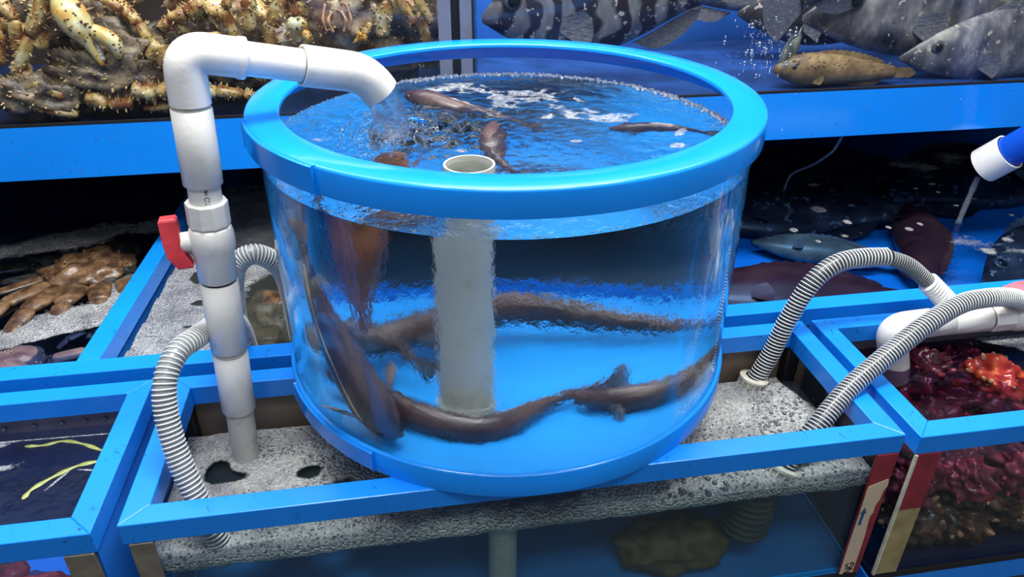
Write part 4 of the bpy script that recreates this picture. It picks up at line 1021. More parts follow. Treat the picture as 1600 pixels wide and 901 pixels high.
# ================================================================== SEA LIFE IN THE ROUND TANK
def long_fish(label, pts, r, mat, flat=0.72, seed=0, group=None, line=False, headlen=0.16, taillen=0.10, fin_up=(0, 0, 1), pect=0.035, dorsal=0.009, dorsal_mat=None):
    """slender fish: body with head and tapering tail, dorsal fin, tail fin, pectoral fins, eyes"""
    path = resample(spline(pts, 12), 0.006); k = len(path)
    prof = [0.35, 0.72, 0.95, 1.0, 0.98, 0.93, 0.86, 0.76, 0.64, 0.50, 0.36, 0.24, 0.20]
    rad = [r * interp(prof, i / (k - 1)) for i in range(k)]
    t = thing('long_fish', tuple(path[k // 2]), label, 'fish', group)
    mb = MB(); mb.sweep(path, rad, 18, True, 0, 1.0 / flat * 0.85, fin_up); mb.build('body', mat, t)
    U = Vector(fin_up)
    def frame(i):
        d_ = (path[min(k - 1, i + 1)] - path[max(0, i - 1)]).normalized()
        u_ = (U - d_ * U.dot(d_)); u_ = u_.normalized() if u_.length > 1e-4 else d_.orthogonal().normalized()
        return d_, u_, d_.cross(u_)
    dm = dorsal_mat or EEL_FIN
    for sgn, nm, h in ((1, 'dorsal_fin', dorsal), (-1, 'anal_fin', dorsal * 0.7)):
        mb = MB(); vs = []; i0, i1 = (int(k * 0.28), int(k * 0.93)) if sgn > 0 else (int(k * 0.5), int(k * 0.93))
        for i in range(i0, i1 + 1):
            d_, u_, s_ = frame(i); s = (i - i0) / max(1, i1 - i0)
            hh = h * math.sin(PI * min(1, s * 1.15 + 0.08)) ** 0.5 * (1 + 0.10 * math.sin(i * 1.9)) if s * 1.15 + 0.08 < 1 else h * 0.2
            b_ = path[i] + u_ * sgn * rad[i] * 0.85; tip = b_ + u_ * sgn * hh + d_ * hh * 0.5
            vs += [b_ + s_ * 0.0012, b_ - s_ * 0.0012, tip - s_ * 0.0003, tip + s_ * 0.0003]
        n_ = len(vs) // 4
        mb.add(vs, [(a * 4 + j, a * 4 + (j + 1) % 4, a * 4 + 4 + (j + 1) % 4, a * 4 + 4 + j) for a in range(n_ - 1) for j in range(4)], 0, True)
        mb.build(nm, dm, t)
    d_, u_, s_ = frame(k - 1); mb = MB(); vs = []
    for j in range(9):
        a = (j / 8 - 0.5) * 1.5; L = taillen * 0.36 * (0.85 + 0.15 * abs(a))
        tip = path[-1] + d_ * math.cos(a) * L + u_ * math.sin(a) * L
        b_ = path[-1] - d_ * 0.004 + u_ * math.sin(a) * rad[-1] * 1.6
        vs += [b_ + s_ * 0.0012, b_ - s_ * 0.0012, tip - s_ * 0.0003, tip + s_ * 0.0003]
    mb.add(vs, [(a * 4 + j, a * 4 + (j + 1) % 4, a * 4 + 4 + (j + 1) % 4, a * 4 + 4 + j) for a in range(8) for j in range(4)], 0, True)
    mb.build('tail_fin', dm, t)
    ih = max(2, int(k * headlen)); d_, u_, s_ = frame(ih)
    for sg in (-1, 1):
        mb = MB(); vs = []; b0 = path[ih] + s_ * sg * rad[ih] * 0.8
        for j in range(8):
            a = (j / 7 - 0.5) * 1.3
            dir_ = (d_ * 0.75 * math.cos(a) + s_ * sg * 0.75 * math.cos(a) - u_ * math.sin(a) * 0.9 - u_ * 0.25)
            tip = b0 + dir_ * pect * (0.8 + 0.2 * math.cos(a * 2)) 
            bb = b0 - u_ * math.sin(a) * 0.006
            vs += [bb + d_ * 0.001, bb - d_ * 0.001, tip - d_ * 0.0004, tip + d_ * 0.0004]
        mb.add(vs, [(a * 4 + j, a * 4 + (j + 1) % 4, a * 4 + 4 + (j + 1) % 4, a * 4 + 4 + j) for a in range(7) for j in range(4)], 0, True)
        mb.build('pectoral_fin', EEL_FIN, t)
        ie = max(1, int(k * headlen * 0.42)); de, ue, se = frame(ie)
        mb = MB(); mb.blob(path[ie] + se * sg * rad[ie] * 0.78 + ue * rad[ie] * 0.45, (r * 0.16,) * 3, nu=12, nv=8); mb.build('eye', EYE, t)
    if line:
        mb = MB(); pl = []
        for i in range(ih, k - 4, 2):
            d_, u_, s_ = frame(i); pl.append(path[i] + s_ * line * (rad[i] * 0.96) + u_ * rad[i] * 0.25)
        mb.sweep(pl, [0.0022 + 0.0008 * math.sin(i) for i in range(len(pl))], 8); mb.build('side_stripe', EEL_LINE, t)
    return t
long_fish('dark brown fish hanging head down along the left wall of the round tank', [(-0.165, -0.215, 0.030), (-0.195, -0.190, 0.075), (-0.222, -0.155, 0.14), (-0.240, -0.135, 0.20), (-0.245, -0.12, 0.265)], 0.033, EEL, line=-1, fin_up=(0.4, -0.9, 0), pect=0.06)
long_fish('reddish brown fish upright behind the dark one at the left wall', [(-0.150, -0.02, 0.315), (-0.156, -0.025, 0.27), (-0.160, -0.03, 0.22), (-0.162, -0.03, 0.17), (-0.160, -0.04, 0.11)], 0.026, EEL_RED, fin_up=(1, 0, 0), pect=0.02, dorsal=0.006)
long_fish('brown fish stretched across the back of the round tank behind the standpipe', [(-0.17, 0.02, 0.045), (-0.08, 0.08, 0.060), (0.02, 0.12, 0.070), (0.12, 0.10, 0.052), (0.20, 0.06, 0.040), (0.25, 0.0, 0.045)], 0.024, EEL, fin_up=(0, 0, 1))
long_fish('brown fish lying on the blue floor in front of the standpipe', [(-0.215, -0.06, 0.045), (-0.155, -0.13, 0.036), (-0.085, -0.185, 0.030), (-0.035, -0.185, 0.030), (0.02, -0.135, 0.033), (0.10, -0.09, 0.036)], 0.021, EEL, fin_up=(0, 0, 1))
long_fish('brown fish curving over the blue floor at the right wall', [(0.055, -0.130, 0.036), (0.12, -0.150, 0.034), (0.18, -0.140, 0.036), (0.235, -0.105, 0.048), (0.275, -0.04, 0.066)], 0.018, EEL, fin_up=(0, 0, 1))
long_fish('short brown fish between the left wall fish and the standpipe', [(-0.22, 0.0, 0.060), (-0.17, 0.02, 0.075), (-0.13, 0.0, 0.075), (-0.10, -0.03, 0.055)], 0.023, EEL, fin_up=(0, 0, 1))
long_fish('dark fish diving away from the surface beside the standpipe opening', [(-0.010, 0.050, 0.338), (-0.018, 0.020, 0.322), (-0.022, -0.03, 0.312), (-0.018, -0.07, 0.306), (-0.00, -0.11, 0.304)], 0.020, EEL, fin_up=(0, 0.2, 1), pect=0.015)
long_fish('dark fish nosing the surface right behind the falling water', [(-0.125, 0.215, 0.338), (-0.100, 0.190, 0.330), (-0.06, 0.16, 0.322), (0.0, 0.12, 0.312), (0.04, 0.08, 0.302)], 0.022, EEL, fin_up=(0, 0, 1))
long_fish('dark fish just under the surface at the right wall of the round tank', [(0.150, 0.020, 0.318), (0.20, 0.015, 0.325), (0.245, 0.0, 0.328), (0.280, -0.02, 0.322)], 0.014, EEL, fin_up=(0, 0, 1), dorsal=0.005, pect=0.02)

# ================================================================== KING CRABS
def leg_mesh(pts, radii, spikes=26, seed=0, flat=0.8, tipdark=True, mats=None):
    pts = [Vector(p) for p in pts]; mb = MB(); R_ = random.Random(seed)
    # each segment bulges at its ends, with a joint between
    for s in range(len(pts) - 1):
        a, b = pts[s], pts[s + 1]; r0, r1 = radii[s], radii[s + 1]; L = (b - a).length
        seg = []; rr = []
        for i in range(9):
            t = i / 8; seg.append(a.lerp(b, t)); base = r0 + (r1 - r0) * t
            rr.append(base * (0.62 if i in (0,) else 0.86 if i == 8 else 1.0 + 0.10 * math.sin(t * PI) + 0.22 * noise.noise(Vector((seed * 1.3, s * 3.1, i * 0.8)))))
        mb.sweep(seg, rr, 14, True, 0, flat)
        n_ = max(6, int(spikes * 2.4 * L / 0.12))
        for q in range(n_):
            t = R_.uniform(0.08, 0.95); c = a.lerp(b, t); base = (r0 + (r1 - r0) * t)
            d = (b - a).normalized(); u = d.orthogonal().normalized(); w_ = d.cross(u); an = R_.uniform(0, 2 * PI)
            e = u * math.cos(an) + w_ * math.sin(an)
            h = base * R_.uniform(0.15, 0.55)
            mb.cone(c + e * base * 0.70, c + e * (base + h) + d * h * 0.4, base * R_.uniform(0.14, 0.26), 6, 1 if q % 3 else 0)
    return mb
def claw_parts(parent, wrist, tipf, tipd, width, mat, seed=0):
    """palm with a fixed finger, and the movable finger as a sub-part"""
    W, Tf, Td = Vector(wrist), Vector(tipf), Vector(tipd); R_ = random.Random(seed)
    mb = MB(); L = (Tf - W).length; d = (Tf - W).normalized()
    prof = [0.50, 0.80, 0.98, 1.0, 0.96, 0.84, 0.60, 0.42, 0.34, 0.26, 0.14]
    pts = [W.lerp(Tf, i / 20) + (Td - Tf) * 0.10 * math.sin(PI * i / 20) for i in range(21)]
    mb.sweep(pts, [width * interp(prof, i / 20) for i in range(21)], 18, True, 0, 0.8)
    for q in range(46):
        t = R_.uniform(0.05, 0.9); i = int(t * 20); c = pts[i]; base = width * interp(prof, t)
        u = d.orthogonal().normalized(); w_ = d.cross(u); an = R_.uniform(0, 2 * PI); e = u * math.cos(an) + w_ * math.sin(an)
        h = base * R_.uniform(0.12, 0.3) + 0.0006; mb.cone(c + e * base * 0.8, c + e * (base + h), base * 0.12, 6, 1)
    J = W.lerp(Tf, 0.58) + (Td - Tf).normalized() * width * 0.62
    gap = (Td - Tf).normalized()
    for q in range(6):
        t = 0.66 + 0.05 * q; c = W.lerp(Tf, t) + gap * width * interp(prof, t) * 0.8
        mb.blob(c, (width * 0.17,) * 3, nu=10, nv=8, mi=2)
    cl = mb.build('claw', [mat, SPIKE_D, IVORY], parent)
    mb = MB(); mid = J.lerp(Td, 0.5) + gap * width * 0.45; pl = spline([J - d * width * 0.2, mid, Td], 8)
    prof2 = [0.40, 0.50, 0.52, 0.48, 0.40, 0.30, 0.14]
    mb.sweep(pl, [width * interp(prof2, i / (len(pl) - 1)) for i in range(len(pl))], 14, True, 0, 0.85)
    for q in range(26):
        t = R_.uniform(0.05, 0.9); i = int(t * (len(pl) - 1)); c = pl[i]; base = width * interp(prof2, t)
        an = R_.uniform(0, 2 * PI); u = d.orthogonal().normalized(); w_ = d.cross(u); e = u * math.cos(an) + w_ * math.sin(an)
        mb.cone(c + e * base * 0.8, c + e * base * 1.25, base * 0.18, 6, 1)
    f = mb.build('movable_finger', [mat, SPIKE_D], cl)
    return cl
def carapace(parent, c, rad, rot, mat, seed, spikes=70, name='carapace', smat=SPIKE):
    mb = MB(); R_ = random.Random(seed); rm = rot
    mb.blob(c, rad, rm, 40, 24, 0.55, 9.0, 0, seed)
    for q in range(spikes):
        z = R_.uniform(-0.5, 1); ph = R_.uniform(0, 2 * PI); s = math.sqrt(1 - z * z)
        d = Vector((s * math.cos(ph), s * math.sin(ph), z))
        k = 1 + 0.55 * noise.noise(d * 2.7 + Vector((seed, seed * 1.7, seed * 0.3)))
        p = Vector(c) + rm @ Vector((d.x * rad[0] * k, d.y * rad[1] * k, d.z * rad[2] * k)); nrm = (rm @ Vector((d.x / rad[0], d.y / rad[1], d.z / rad[2]))).normalized()
        h = R_.uniform(0.003, 0.009); mb.cone(p - nrm * 0.001, p + nrm * h, 0.0024, 6, 1)
    return mb.build(name, [mat, smat], parent)
def T(u, v, d=0.0):
    """a point in the left upper tank: u mm along the glass from its right end, v mm above the tank floor, d mm behind the glass"""
    return (-0.060 - u * 0.001, UY + 0.014 + d * 0.001, UZ1 + v * 0.001)
def Rm(a, b, c): return (Matrix.Rotation(c, 3, 'Z') @ Matrix.Rotation(b, 3, 'Y') @ Matrix.Rotation(a, 3, 'X'))

def king_crab(label, body, rad, rot, legs, claws=(), mat_body=KING_DARK, mat_leg=KING, seed=1, under=False, smat=SPIKE, extra=None):
    t = thing('king_crab', body, label, 'crab', 'king crabs in the upper left tank')
    carapace(t, body, rad, rot, mat_body, seed, 210, smat=smat)
    for i, (pl, w_) in enumerate(legs):
        n_ = len(pl); leg_mesh(pl, [w_ * (1 - 0.16 * q) for q in range(n_)], 30, seed * 10 + i).build('leg', [mat_leg, SPIKE_D if i % 2 else SPIKE], t)
    for i, (arm, tf, td, w_) in enumerate(claws):
        a = leg_mesh(arm, [w_ * 0.62] * len(arm), 26, seed * 20 + i).build('claw_arm', [mat_leg, SPIKE_D], t)
        claw_parts(a, arm[-1], tf, td, w_, KING_PALE, seed * 30 + i)
    return t
# u = right-to-left millimetres from the joint between the tanks: photograph's left edge is about 725
king_crab('king crab with a big cream and orange speckled claw pointing down at the glass', T(560, 90, 95), (0.085, 0.06, 0.06), Rm(0.3, 0, 0.2),
          [([T(636, 215, 40), T(684, 145, 26), T(722, 78, 20)], 0.0165), ([T(650, 215, 60), T(668, 160, 40), T(675, 120, 30)], 0.015), ([T(600, 210, 70), T(560, 200, 40), T(530, 180, 30)], 0.012)],
          [([T(640, 245, 50), T(632, 222, 34), T(624, 205, 26)], T(578, 92, 16), T(549, 103, 14), 0.031)], seed=3)
king_crab('dark shelled king crab lying under the speckled claw against the glass', T(590, 66, 45), (0.090, 0.035, 0.048), Rm(0.15, 0.10, 0.0),
          [([T(500, 100, 24), T(480, 125, 18), T(478, 85, 16), T(462, 62, 18)], 0.014), ([T(540, 50, 20), T(500, 42, 12), T(440, 62, 14)], 0.019), ([T(620, 40, 20), T(585, 26, 14), T(545, 26, 14)], 0.016),
           ([T(470, 150, 30), T(455, 160, 24), T(430, 140, 30)], 0.013)], seed=5)
king_crab('grey spiny king crab wedged in the lower left corner of the upper tank', T(700, 40, 40), (0.075, 0.045, 0.040), Rm(0.0, 0.2, 0.3),
          [([T(725, 95, 30), T(700, 72, 18), T(655, 40, 16)], 0.014), ([T(740, 50, 20), T(690, 22, 12), T(640, 10, 14)], 0.013), ([T(760, 130, 40), T(735, 150, 26), T(745, 100, 24)], 0.015),
           ([T(720, 200, 40), T(700, 170, 26), T(712, 120, 24)], 0.012)], seed=8)
king_crab('king crab with a pale knuckled leg raised just left of the white elbow', T(420, 95, 110), (0.075, 0.06, 0.062), Rm(0.5, 0.2, -0.2),
          [([T(395, 190, 30), T(425, 172, 22), T(455, 165, 24)], 0.017), ([T(470, 205, 50), T(430, 195, 40), T(400, 200, 40)], 0.010), ([T(440, 30, 24), T(400, 42, 16), T(355, 34, 14), T(320, 24, 16)], 0.015),
           ([T(390, 140, 30), T(385, 100, 22), T(350, 70, 20)], 0.013), ([T(430, 22, 30), T(480, 16, 20), T(530, 14, 20)], 0.010)], seed=11)
uc = king_crab('pale king crab pressed belly first on the glass above the round tank rim', T(170, 165, 50), (0.062, 0.036, 0.060), Rm(0.1, 0, 0),
          [([T(125, 215, 30), T(88, 190, 16), T(98, 125, 14)], 0.017), ([T(98, 225, 24), T(66, 195, 12), T(40, 145, 12)], 0.0135), ([T(70, 225, 30), T(35, 195, 20), T(8, 145, 18)], 0.0125),
           ([T(225, 205, 30), T(262, 200, 18), T(285, 150, 16)], 0.018), ([T(290, 220, 30), T(318, 200, 16), T(325, 140, 14)], 0.015), ([T(340, 225, 30), T(360, 180, 20), T(352, 130, 18)], 0.011)],
          [([T(230, 160, 30), T(238, 190, 22), T(244, 165, 14)], T(246, 122, 12), T(236, 120, 10), 0.019), ([T(130, 130, 30), T(118, 150, 22), T(128, 132, 14)], T(150, 118, 10), T(140, 122, 8), 0.013)], KING_UNDER, seed=14)
# mouth parts of the belly-up crab
mb = MB()
for s in (-1, 1):
    for (a, b, c_, r) in (((s * 8, 172), (s * 15, 158), (s * 9, 138), 0.0035), ((s * 18, 185), (s * 24, 160), (s * 20, 140), 0.0028), ((s * 6, 190), (s * 30, 196), (s * 48, 188), 0.0020), ((s * 4, 194), (s * 22, 206), (s * 44, 204), 0.0018)):
        mb.sweep(spline([T(173 - a[0], a[1], 10), T(173 - b[0], b[1], 2), T(173 - c_[0], c_[1], 4)], 6), [r * x for x in [0.8 + 0.2 * math.cos(i) for i in range(13)]], 10)
mb.build('mouth_parts', simple('orange_mouth_parts', (0.55, 0.30, 0.16), 0.35, 0.5, 0.3, 60), uc)
king_crab('brownish king crab far up behind the white elbow and cross pipe', T(330, 75, 120), (0.085, 0.05, 0.065), Rm(0.2, 0.1, 0.3),
          [([T(330, 60, 40), T(305, 70, 26), T(268, 38, 24)], 0.012), ([T(330, 100, 40), T(285, 90, 24), T(262, 60, 24)], 0.011), ([T(240, 100, 40), T(215, 70, 30), T(200, 30, 28)], 0.012), ([T(520, 200, 90), T(480, 215, 70), T(440, 190, 70)], 0.013)], seed=19)
king_crab('tan king crab in the back row between the claw crab and the belly crab', T(370, 185, 150), (0.10, 0.06, 0.06), Rm(0.2, 0.1, 0.3),
          [([T(440, 200, 90), T(400, 175, 60), T(350, 150, 60)], 0.014), ([T(330, 190, 100), T(300, 150, 70), T(300, 90, 60)], 0.013)], seed=23, mat_body=KING_UNDER)
king_crab('dark king crab in the back row behind the raised leg at far left', T(640, 150, 160), (0.11, 0.06, 0.075), Rm(0.1, 0.1, -0.3),
          [([T(700, 130, 100), T(740, 160, 60), T(770, 100, 60)], 0.015), ([T(560, 190, 100), T(520, 150, 70), T(500, 110, 60)], 0.013)], seed=29)
king_crab('greenish king crab in the back row behind the steel trim at right', T(70, 110, 150), (0.085, 0.06, 0.10), Rm(0.1, 0.1, 0.1),
          [([T(130, 60, 90), T(170, 90, 60), T(210, 40, 60)], 0.014), ([T(60, 190, 90), T(30, 160, 60), T(14, 100, 50)], 0.012)], seed=31)

# ================================================================== FISH IN THE UPPER RIGHT TANK AND REAR TANK
def deep_fish(label, head, tail, height, thick, mat, upv=(0, 0, 1), prof=None, group=None, finmat=GREY_FIN, belly=0.5, eye=True, spiny=False, tail_h=0.8):
    """fish seen from the side; head and tail are the snout and the tail root"""
    Hd, Tl = Vector(head), Vector(tail); L = (Tl - Hd).length; d = (Tl - Hd).normalized()
    U = Vector(upv); U = (U - d * U.dot(d)).normalized(); S = d.cross(U)
    t = thing('fish', tuple(Hd.lerp(Tl, 0.4)), label, 'fish', group)
    rot = Matrix((d, S, U)).transposed().to_4x4()   # local X along the body, so that the markings follow it
    prof = prof or [0.06, 0.34, 0.58, 0.76, 0.90, 0.98, 1.0, 0.98, 0.92, 0.82, 0.70, 0.56, 0.44, 0.35, 0.30]
    def loc(u, v_, w_): return Vector((u * L, w_, v_))
    def put(mb, name, mats, par=t):
        o = mb.build(name, mats); o.parent = par
        if par is t:
            M_ = rot.copy(); M_.translation = Hd - t.location; o.matrix_local = M_
        return o
    mb = MB(); k = 40; n = 20; vs = []
    for i in range(k + 1):
        u = i / k; h = height * 0.5 * interp(prof, u); w_ = thick * 0.5 * interp(prof, min(1, u * 0.94)) ** 0.9
        cz = height * 0.05 * math.sin(u * PI)
        for j in range(n):
            a = 2 * PI * j / n; vs.append(loc(u, cz + math.sin(a) * h, math.cos(a) * w_ * (1 - 0.25 * max(0, math.sin(a)))))
    fs = [(i * n + j, i * n + (j + 1) % n, (i + 1) * n + (j + 1) % n, (i + 1) * n + j) for i in range(k) for j in range(n)] + [tuple(range(n))[::-1], tuple(range(k * n, k * n + n))]
    mb.add(vs, fs); body = put(mb, 'body', mat)
    def fin(name, base, tips, th=0.002, m=finmat):
        mb = MB(); vs = []
        for (b, tp) in zip(base, tips):
            b, tp = Vector(b), Vector(tp); vs += [b + Vector((0, th, 0)), b - Vector((0, th, 0)), tp - Vector((0, th * 0.3, 0)), tp + Vector((0, th * 0.3, 0))]
        n_ = len(base)
        mb.add(vs, [(a * 4 + j, a * 4 + (j + 1) % 4, a * 4 + 4 + (j + 1) % 4, a * 4 + 4 + j) for a in range(n_ - 1) for j in range(4)] + [(0, 1, 2, 3), (4 * n_ - 1, 4 * n_ - 2, 4 * n_ - 3, 4 * n_ - 4)], 0, False)
        return put(mb, name, m)
    hh = lambda u: height * 0.5 * interp(prof, u) * 0.95
    us = [0.30 + 0.58 * i / 22 for i in range(23)]
    fin('dorsal_fin', [(u * L, 0, hh(u) + height * 0.04) for u in us], [((u + 0.03) * L, 0, hh(u) + height * (0.05 + 0.17 * math.sin(PI * ((u - 0.3) / 0.58)) ** 0.5 * (0.75 + 0.25 * (i % 2)))) for i, u in enumerate(us)])
    us = [0.62 + 0.26 * i / 12 for i in range(13)]
    fin('anal_fin', [(u * L, 0, -hh(u)) for u in us], [((u + 0.04) * L, 0, -hh(u) - height * 0.16 * math.sin(PI * min(1, (u - 0.62) / 0.26)) ** 0.5) for u in us])
    th_ = height * 0.5 * tail_h
    fin('tail_fin', [((0.985) * L, 0, (j / 12 - 0.5) * height * 0.30) for j in range(13)], [((1.0 + 0.20 * (1 - 0.25 * ((j / 6 - 1) ** 2))) * L, 0, (j / 12 - 0.5) * 2 * th_ * 0.62) for j in range(13)])
    for sg in (-1, 1):
        mb = MB(); b0 = Vector((0.30 * L, sg * thick * 0.40, -height * 0.12)); vs = []
        for j in range(9):
            a = (j / 8 - 0.5) * 1.5; dd = Vector((math.cos(a), 0.28 * sg, -math.sin(a) * 0.9 - 0.2)) * height * 0.28
            vs += [b0 + Vector((0, 0.0015, -math.sin(a) * 0.02)), b0 + Vector((0, -0.0015, -math.sin(a) * 0.02)), b0 + dd - Vector((0, 0.0005, 0)), b0 + dd + Vector((0, 0.0005, 0))]
        mb.add(vs, [(a * 4 + j, a * 4 + (j + 1) % 4, a * 4 + 4 + (j + 1) % 4, a * 4 + 4 + j) for a in range(8) for j in range(4)], 0, False)
        put(mb, 'pectoral_fin', finmat)
        if eye:
            u = 0.13; e = Vector((u * L, sg * thick * 0.5 * interp(prof, u * 0.94) ** 0.9 * 0.84, height * 0.13 * 1.0)); r = height * 0.075
            mb = MB(); mb.blob(e, (r * 1.25, r * 0.5, r * 1.25), nu=16, nv=10, mi=1); mb.blob(e + Vector((0, sg * r * 0.22, 0)), (r * 0.8, r * 0.5, r * 0.8), nu=16, nv=10, mi=0)
            put(mb, 'eye', [EYE, EYE_RING])
    mb = MB(); mb.sweep([Vector((0.006 * L, sgx, -height * 0.03)) for sgx in (-thick * 0.12, 0, thick * 0.12)], 0.0015, 6); 
    mb.sweep([Vector((0.01 * L, -thick * 0.10, -height * 0.03)), Vector((0.06 * L, -thick * 0.24, -height * 0.07))], 0.0012, 6)
    put(mb, 'mouth', EYE)
    if spiny:
        mb = MB(); R_ = random.Random(4)
        for q in range(70):
            u = R_.uniform(0.1, 0.95); a = R_.uniform(0.2, 2.9); h = height * 0.5 * interp(prof, u); w_ = thick * 0.5 * interp(prof, u)
            p = loc(u, math.sin(a) * h, math.cos(a) * w_); mb.cone(p, p * 1.0 + Vector((0.004, math.cos(a) * 0.004, math.sin(a) * 0.004 + 0.002)), 0.0016, 5)
        put(mb, 'skin_spines', mat)
    return t
FG = 'fish in the upper right tank'
deep_fish('large striped grey grouper, head at left, above the far rim of the round tank', (0.030, 0.50, 0.398), (0.50, 0.505, 0.452), 0.215, 0.085, GROUPER, (0.05, 0, 1), group=FG)
deep_fish('black and white flecked fish whose tail fans out right of the striped grouper', (1.06, 0.60, 0.60), (0.655, 0.475, 0.425), 0.175, 0.06, BLACKFISH, group=FG, tail_h=1.1)
deep_fish('big mottled grey fish filling the right side of the upper tank', (0.71, 0.545, 0.372), (1.48, 0.54, 0.425), 0.240, 0.09, GREYFISH, group=FG)
deep_fish('mottled grey fish with its head low in front, at far right of the upper tank', (0.905, 0.475, 0.300), (1.46, 0.465, 0.335), 0.150, 0.06, GREYFISH, group=FG)
deep_fish('black fish in shadow behind the big mottled grey one', (0.62, 0.66, 0.365), (1.12, 0.70, 0.350), 0.16, 0.06, BLACKFISH, group=FG)
deep_fish('dim grey fish hanging in the blue water behind the air bubbles', (0.90, 0.74, 0.45), (0.48, 0.76, 0.40), 0.17, 0.06, GREYFISH, group=FG)
deep_fish('sandy brown rockfish resting on the bottom of the upper tank', (0.618, 0.455, 0.293), (0.880, 0.452, 0.278), 0.066, 0.050, ROCKFISH, group=FG, finmat=ROCKFISH, spiny=True, tail_h=0.5,
          prof=[0.25, 0.55, 0.8, 0.95, 1.0, 1.0, 0.97, 0.92, 0.86, 0.78, 0.70, 0.62, 0.54, 0.48, 0.42])
deep_fish('small grey fish nosing down at the left end of the sandy rockfish', (0.628, 0.452, 0.292), (0.69, 0.51, 0.345), 0.050, 0.03, PALEFISH, group=FG)
# bubbles rising in the blue water
mb = MB()
for i in range(240):
    x = rnd.gauss(0.60, 0.045); z = UZ1 + 0.02 + abs(rnd.gauss(0.06, 0.04)); y = rnd.uniform(0.43, 0.47); r = 0.0012 + 0.006 * rnd.random() ** 4
    mb.blob((x, y, z), (r, r, r), nu=10, nv=6)
for i in range(160):
    x = rnd.uniform(0.5, 1.25); z = rnd.uniform(UZ1 + 0.02, 0.45); y = rnd.uniform(0.42, 0.44); r = 0.0007 + 0.0018 * rnd.random() ** 3
    mb.blob((x, y, z), (r, r, r), nu=8, nv=5)
tag(mb.build('air_bubbles', DROP), 'air bubbles rising in the upper fish tank', 'bubbles', None, 'stuff')

RG = 'fish under the dark rear water'
deep_fish('maroon fish lying along the rear rail right of the round tank', (0.40, 0.29, -0.115), (0.86, 0.190, -0.115), 0.155, 0.07, MAROONFISH, (0, 1, 0.3), group=RG, finmat=MAROONFISH)
deep_fish('red brown fish pointing away from the rail in the dark rear water', (1.14, 0.62, -0.105), (0.93, 0.23, -0.115), 0.11, 0.07, MAROONFISH, (1, 0, 0.3), group=RG, finmat=MAROONFISH)
deep_fish('olive grey fish under the water left of the hose arch', (0.66, 0.50, -0.120), (0.93, 0.36, -0.120), 0.085, 0.05, PALEFISH, (0, 1, 0.3), group=RG)
deep_fish('black fish in the middle of the dark rear water', (0.55, 0.66, -0.110), (1.06, 0.57, -0.110), 0.18, 0.06, BLACKFISH, (0, 1, 0.4), group=RG, finmat=BLACKFISH)
deep_fish('second black fish deeper back in the dark rear water', (1.30, 0.86, -0.110), (0.72, 0.84, -0.110), 0.20, 0.06, BLACKFISH, (0, 1, 0.4), group=RG, finmat=BLACKFISH)
deep_fish('long black fish added to darken the shaded rear water under the beam', (0.42, 0.80, -0.105), (1.20, 0.74, -0.105), 0.24, 0.06, BLACKFISH, (0, 1, 0.4), group=RG, finmat=BLACKFISH)  # added to cover the blue floor and deepen the shade under the beam
deep_fish('black fish added to darken the back of the rear water behind the trickle', (1.75, 0.78, -0.105), (1.12, 0.68, -0.105), 0.24, 0.06, BLACKFISH, (0, 1, 0.4), group=RG, finmat=BLACKFISH)  # also added, its dark body deepens the shade over the blue floor
deep_fish('grey fish under the water near the trickle at far right', (1.05, 0.22, -0.115), (1.60, 0.40, -0.110), 0.19, 0.06, BLACKFISH, (0, 1, 0.4), group=RG)
# ================================================================== BROWN CRABS IN THE REAR TANK
def flat_leg(pts, w_, seed):
    mb = MB(); pts = [Vector(p) for p in pts]
    for s in range(len(pts) - 1):
        a, b = pts[s], pts[s + 1]; k = [1.0, 0.78, 0.50, 0.3][s]; k2 = [0.85, 0.62, 0.18, 0.1][s]
        seg = [a.lerp(b, i / 10) for i in range(11)]
        rr = [w_ * (k + (k2 - k) * i / 10) * (0.6 if i == 0 else 0.8 if i == 10 else 1 + 0.08 * math.sin(PI * i / 10)) for i in range(11)]
        mb.sweep(seg, rr, 14, True, 0, 0.45)
        # ridges along the edges
    return mb
def brown_crab(label, c, R, heading, legs, mat=SNOW, seed=1, group='brown crabs in the rear tank'):
    t = thing('snow_crab', c, label, 'crab', group)
    mb = MB(); rm = Rm(0.12, 0, heading); mb.blob(c, (R, R * 0.85, R * 0.38), rm, 40, 22, 0.35, 9.0, 0, seed)
    R_ = random.Random(seed)
    for q in range(60):
        z = R_.uniform(0.0, 1); ph = R_.uniform(0, 2 * PI); s = math.sqrt(1 - z * z)
        p = Vector(c) + rm @ Vector((s * math.cos(ph) * R, s * math.sin(ph) * R * 0.85, z * R * 0.38)); mb.blob(p, (R * 0.035,) * 3, nu=8, nv=5, mi=0)
    mb.build('carapace', mat, t)
    for i, (pl, w_) in enumerate(legs):
        flat_leg(pl, w_, i).build('leg', mat, t)
    return t
Z0 = -0.053
